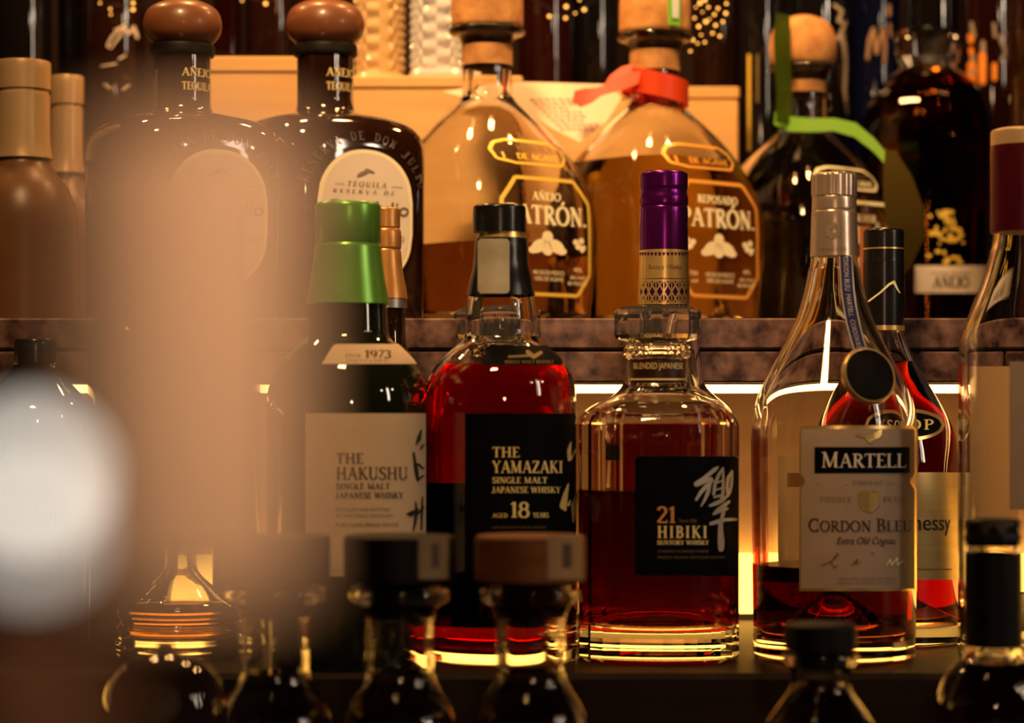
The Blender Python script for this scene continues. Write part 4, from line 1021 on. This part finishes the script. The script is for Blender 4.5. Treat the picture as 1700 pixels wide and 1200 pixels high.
t.strokes('brush_writing', brush([[(1385,8,4),(1398,18,6),(1392,34,6),(1402,40,5)], [(1404,36,5),(1395,58,7),(1401,74,8),(1404,100,6),(1402,150,6),(1408,190,4)], [(1386,64,6),(1400,60,5)]]), WHITE_PRINT, off=0.0008)
t = tall_bottle('navy bottle with a large pale M on it', 1448, 2.09, 47, NAVY_GLASS)
t.strokes('lettering', brush([[(1440,96,6),(1443,66,6),(1450,48,6),(1452,70,6),(1455,88,6),(1460,66,6),(1467,48,6),(1469,75,6),(1468,104,5)], [(1476,10,6),(1476,24,6)], [(1477,40,4),(1478,60,4)]]), principled('bronze_print', (0.42, 0.25, 0.14), 0.5), off=0.0008)
t = tall_bottle('black bottle behind the faceted clear mouth of the amber bottle', 1548, 2.07, 44, BLACK_GLASS)
t = tall_bottle('dark red bottle with orange and grey letters near the right corner', 1646, 2.06, 48, RED_DARK)
t.strokes('lettering', brush([[(1613,38,6),(1616,60,8)], [(1614,90,8),(1616,120,12)], [(1632,70,7),(1632,88,8)], [(1650,40,6),(1652,60,6)], [(1668,54,5),(1660,62,6),(1664,74,6),(1672,84,6),(1662,100,6)]]), principled('grey_print', (0.32, 0.26, 0.22), 0.5), off=0.0008)
t.strokes('lettering', brush([[(1611,60,9),(1612,68,9)], [(1612,82,8),(1613,88,8)], [(1613,108,14),(1614,138,14)], [(1631,92,12),(1631,135,12)], [(1651,108,9),(1651,130,9)]]), principled('orange_print', (0.95, 0.30, 0.02), 0.5), off=0.0009)
t = tall_bottle('dark bottle cut by the right edge of the back row', 1730, 1.90, 58, BROWN_GLASS)
t = tall_bottle('dark bottle with a looping white signature at the upper left', 190, 2.00, 52, BROWN_GLASS)
t.strokes('signature', brush([[(190,50,2),(210,41,3),(204,44,3),(186,60,3),(178,76,3),(184,80,2),(196,64,3),(206,50,3)], [(206,46,4),(214,56,4),(220,48,5)], [(222,44,4),(226,56,6),(228,62,5)], [(168,110,2),(192,106,3)], [(198,98,3),(208,92,3)], [(204,150,3),(214,142,3)], [(174,140,3),(184,148,3)]]), WHITE_PRINT, off=0.0008)
t = tall_bottle('very dark slim bottle left of the signed one', 122, 2.03, 26, BLACK_GLASS)
t = tall_bottle('very dark bottle in the upper left corner', 36, 1.99, 50, BLACK_GLASS)
t = tall_bottle('amber glass bottle glowing between the two wooden stoppers', 378, 2.04, 24, AMBER_GLASS)
t = tall_bottle('brown bottle behind the first wooden stopper', 450, 2.06, 44, BROWN_GLASS)
t = tall_bottle('dark brown bottle behind the first cork', 905, 2.06, 46, RED_DARK)
t = tall_bottle('black bottle between the two corks', 985, 2.10, 40, BLACK_GLASS)
t = tall_bottle('brown bottle right of the second cork', 1190, 2.12, 40, BROWN_GLASS)

# glowing beads on a wire, added to imitate gold reflections
GLINT = emission('gold_glint_glow', (1.0, 0.42, 0.07), 4.0)
fl = empty('glint_beads', (0, 1.93, ZC + 0.32)); tag(fl, 'tiny glowing beads on a wire, added as gold glints behind the corks', 'glint beads')
def FP(x, y, Y): return (PX(x, Y), Y - 1.93, PZ(y, Y) - ZC - 0.32)
wire = [(130, 20, 1.94), (168, 14, 1.93), (190, 8, 1.93), (228, 12, 1.93), (330, -30, 1.95), (440, 4, 1.96), (560, -40, 1.97), (700, -60, 1.97), (870, -10, 1.97), (940, 30, 1.96), (1000, -6, 1.96), (1110, -20, 1.96), (1160, 20, 1.96), (1180, 60, 1.96), (1150, 86, 1.96), (1170, 100, 1.96), (1210, 40, 1.96), (1215, 0, 1.96), (1230, -60, 1.96)]
tube('wire', [FP(*p) for p in wire], 0.0006, BLACK_PLASTIC, fl, 6)
v0, f0 = loft([(0, 0, -0.0016, 2), (0.0012, 0.0012, -0.001, 2), (0.0016, 0.0016, 0.0, 2), (0.0012, 0.0012, 0.001, 2), (0, 0, 0.0016, 2)], 10)
bead_me = bpy.data.meshes.new('bead'); bead_me.from_pydata(v0, [], f0); bead_me.materials.append(GLINT); bead_me.shade_smooth()
bul = [(166,5),(183,15),(184,24),(221,5),(221,16),(441,6),(402,1),(912,27),(939,30),(955,22),(970,16),(940,11),(962,0),(1162,5),(1176,12),(1186,24),(1172,36),(1160,44),(1164,58),(1183,55),(1195,60),(1170,70),(1158,72),(1146,85),(1150,66),(1178,32),(1192,14),(1206,6),(1166,20),(1153,30),(1188,42),(1200,36),(1155,12),(1170,0),(1205,22)]
for x, y in bul:
    o = bpy.data.objects.new('bead', bead_me); col.objects.link(o); o.parent = fl; o.location = FP(x, y, 1.935)
    k = random.uniform(0.45, 0.95); o.scale = (k, k, k)

# ================================================================== nearest bottles on the low rail
def rail_bottle(label, cx, capm, strip=False, Y=1.18, hw=92, y0=888, y1=964, group='stoppered bottles on the near rail', spirit=None):
    b = Bottle('stoppered_bottle', label, cx, Y, Z_RAIL, group=group)
    k = hw / 92
    b.shell([(66*k, y1 + 8, 'c'), (82*k, y1 + 14), (82*k, y1 + 32), (62*k, y1 + 46), (58*k, y1 + 80), (58*k, y1 + 150), (66*k, y1 + 178), (84*k, y1 + 205), (97*k, y1 + 240), (98*k, y1 + 290, 'c'), (98*k, b.yb() - 8, 'c'), (90*k, 'b', 'c')], CLEAR, t=0.0028, base=0.012)
    b.fill(y1 + 150, spirit or WH_AMBER)
    c_ = b.part('stopper', [(86*k, y0, 'c'), (91*k, y0 + 3), (92*k, y0 + 8, 'c'), (92*k, y1 - 2, 'c'), (89*k, y1, 'c'), (60*k, y1 + 8, 'c'), (50*k, y1 + 9, 'c'), (50*k, y1 + 60, 'c')], capm)
    if strip:
        keep = b.rings
        b.rings = sorted(b.conv([(92*k, y0 - 5, 'c'), (92*k, y1 + 30, 'c')]), key=lambda q_: q_[2])
        b.patch('paper_seal', cx + strip[0], cx + strip[1], y0 + 1, y1 - 3, strip[2], c_, off=0.0004)
        b.patch('seal_mark', cx + strip[0] + (strip[1]-strip[0])*.45, cx + strip[0] + (strip[1]-strip[0])*.7, y0 + 14, y1 - 22, INK_BROWN, c_, off=0.0008, nx=6)
        b.rings = keep
    return b
rail_bottle('bottle with plain black stopper in the haze, first of three on the rail', 457, BLACK_MATTE)
rail_bottle('bottle with black stopper and narrow tan seal, middle of three on the rail', 663, BLACK_MATTE, (32, 82, principled('tan_seal_paper', (0.34, 0.22, 0.10), 0.5, noise=((0.4, 0.26, 0.12), 60, 2, (1, 1, 1)))))
rail_bottle('bottle with brown wooden stopper and paper seal, last of three on the rail', 881, CAP_WOOD, (28, 86, principled('brown_seal_paper', (0.50, 0.28, 0.12), 0.5, noise=((0.56, 0.32, 0.14), 60, 2, (1, 1, 1)))))

b = Bottle('capped_bottle', 'small clear bottle with black cap in front of the ribboned cognac', 1362, 1.16, Z_RAIL)
b.shell([(50, 1080, 'c'), (62, 1086), (62, 1098), (53, 1110), (50, 1125), (52, 1146), (70, 1172), (92, 1205), (98, 1250), (98, 1290, 'c'), (98, b.yb() - 8, 'c'), (92, 'b', 'c')], CLEAR, t=0.0028, base=0.01)
b.fill(1135, WH_DARK)
b.part('cap', [(54, 1034, 'c'), (59, 1038), (60, 1046), (60, 1078, 'c'), (46, 1080, 'c'), (46, 1105, 'c')], BLACK_MATTE)

b = Bottle('domed_bottle', 'dark bottle with broad rounded shoulder at the bottom left', 275, 1.10, Z_RAIL)
b.shell([(18, 1082, 'c'), (40, 1090), (66, 1104), (88, 1126), (102, 1160), (106, 1210), (106, 1260, 'c'), (106, b.yb() - 6, 'c'), (98, 'b', 'c')], BROWN_GLASS, t=0.004)
b.part('stopper', [(0, 1068, 'c'), (12, 1070), (16, 1078), (16, 1083, 'c')], KNOB_WOOD)
t_, b_ = oval(262, 1165, 36, 34)
b.patch('round_emblem', 226, 298, t_, b_, principled('brown_emblem', (0.06, 0.026, 0.012), 0.5), off=0.0008)

b = Bottle('capped_bottle', 'dark bottle with torn black cap and black neck foil at the lower right', 1649, 1.20, Z_RAIL)
b.shell([(42, 905, 'c'), (45, 922), (46, 1076), (54, 1092), (78, 1120), (94, 1160), (96, 1200, 'c'), (96, b.yb() - 6, 'c'), (90, 'b', 'c')], CLEAR, t=0.003, base=0.01)
b.fill(1100, WH_DARK)
b.part('neck_foil', [(47, 917, 'c'), (48, 1072, 'c')], BLACK_MATTE, cap0=False, cap1=False)
c_ = b.part('cap', [(38, 860, 'c'), (46, 864), (47.5, 872), (46, 884), (48, 894), (45, 906, 'c')], BLACK_MATTE, seg=9, flat=True)
keep = b.rings; b.rings = sorted(b.conv([(49, 858, 'c'), (49, 910, 'c')]), key=lambda q_: q_[2])
b.patch('torn_paper', 1628, 1682, 862, lambda x: 880 + 8 * sin(x * .22), principled('dull_brown_paper', (0.10, 0.07, 0.055), 0.6), c_, off=0.0006)
b.rings = keep

# ================================================================== made-up shapes on the counter for the foreground haze and white disc
cd = empty('candle_stand_in', (PX(306, .222), .222, Z_BAR)); tag(cd, 'cream candle on a slim dark stand, made up to give the tan haze close to the lens', 'candle_stand_in')  # added shape standing in for an unidentified tan blur
k_ = .222 / FPX
def zk(y): return PZ(y, .222) - Z_BAR
v, f = loft([(0, 0, zk(985), 2), (193 * k_, 193 * k_, zk(985), 2), (197 * k_, 197 * k_, zk(978), 2), (195 * k_, 195 * k_, zk(600), 2), (193 * k_, 193 * k_, zk(240), 2), (184 * k_, 184 * k_, zk(222), 2), (130 * k_, 130 * k_, zk(232), 2), (0, 0, zk(240), 2)], 48)
mesh_obj('wax', v, f, FROST, cd)
tube('wick', [(0, 0, zk(244)), (0.0006, 0, zk(200)), (0.0022, 0, zk(170))], 0.0007, BLACK_MATTE, cd)
v, f = loft([(0.012, 0.012, 0, 2), (0.012, 0.012, 0.003, 2), (0.003, 0.003, 0.007, 2), (0.0014, 0.0014, 0.014, 2), (0.0014, 0.0014, zk(1010), 2), (160 * k_, 160 * k_, zk(995), 2), (198 * k_, 198 * k_, zk(990), 2), (198 * k_, 198 * k_, zk(985.5), 2)], 40)
mesh_obj('stand', v, f, BLACK_MATTE, cd)

disc_root = empty('disc_stand_in', (PX(52, .190), .190, Z_BAR)); tag(disc_root, 'small twin bulb stand-in near the lens, added for the white highlight disc at the left edge', 'lamp')  # added glowing balls standing in for a blurred white highlight
def zl(y): return PZ(y, .190) - Z_BAR
zc_ = zl(880)
kr = 120 * .190 / FPX
v, f = loft([(0.014, 0.014, 0, 2), (0.014, 0.014, 0.004, 2), (kr, kr, 0.008, 2), (kr, kr, zl(1040), 2), (kr * .7, kr * .7, zl(1020), 2), (0.0010, 0.0010, zl(1000), 2), (0.0010, 0.0010, zc_ - 0.003, 2), (0.0016, 0.0016, zc_ - 0.0018, 2)], 24); mesh_obj('stand', v, f, principled('brown_haze_column', (0.11, 0.055, 0.030), 0.6, spec=0.2, noise=((0.14, 0.07, 0.04), 40, 4, (1, 1, 6))), disc_root)  # thick brown column added to spread a brown haze
rg = 0.0021
for yy_, gl in ((790, 4.9), (880, 2.4)):
    v, f = loft([(rg * sin(pi * k / 12), rg * sin(pi * k / 12), zl(yy_) - rg * cos(pi * k / 12), 2) for k in range(13)], 24)
    mesh_obj('bead', v, f, emission('white_disc_glow_%d' % yy_, (1.0, 0.89, 0.75), gl), disc_root)
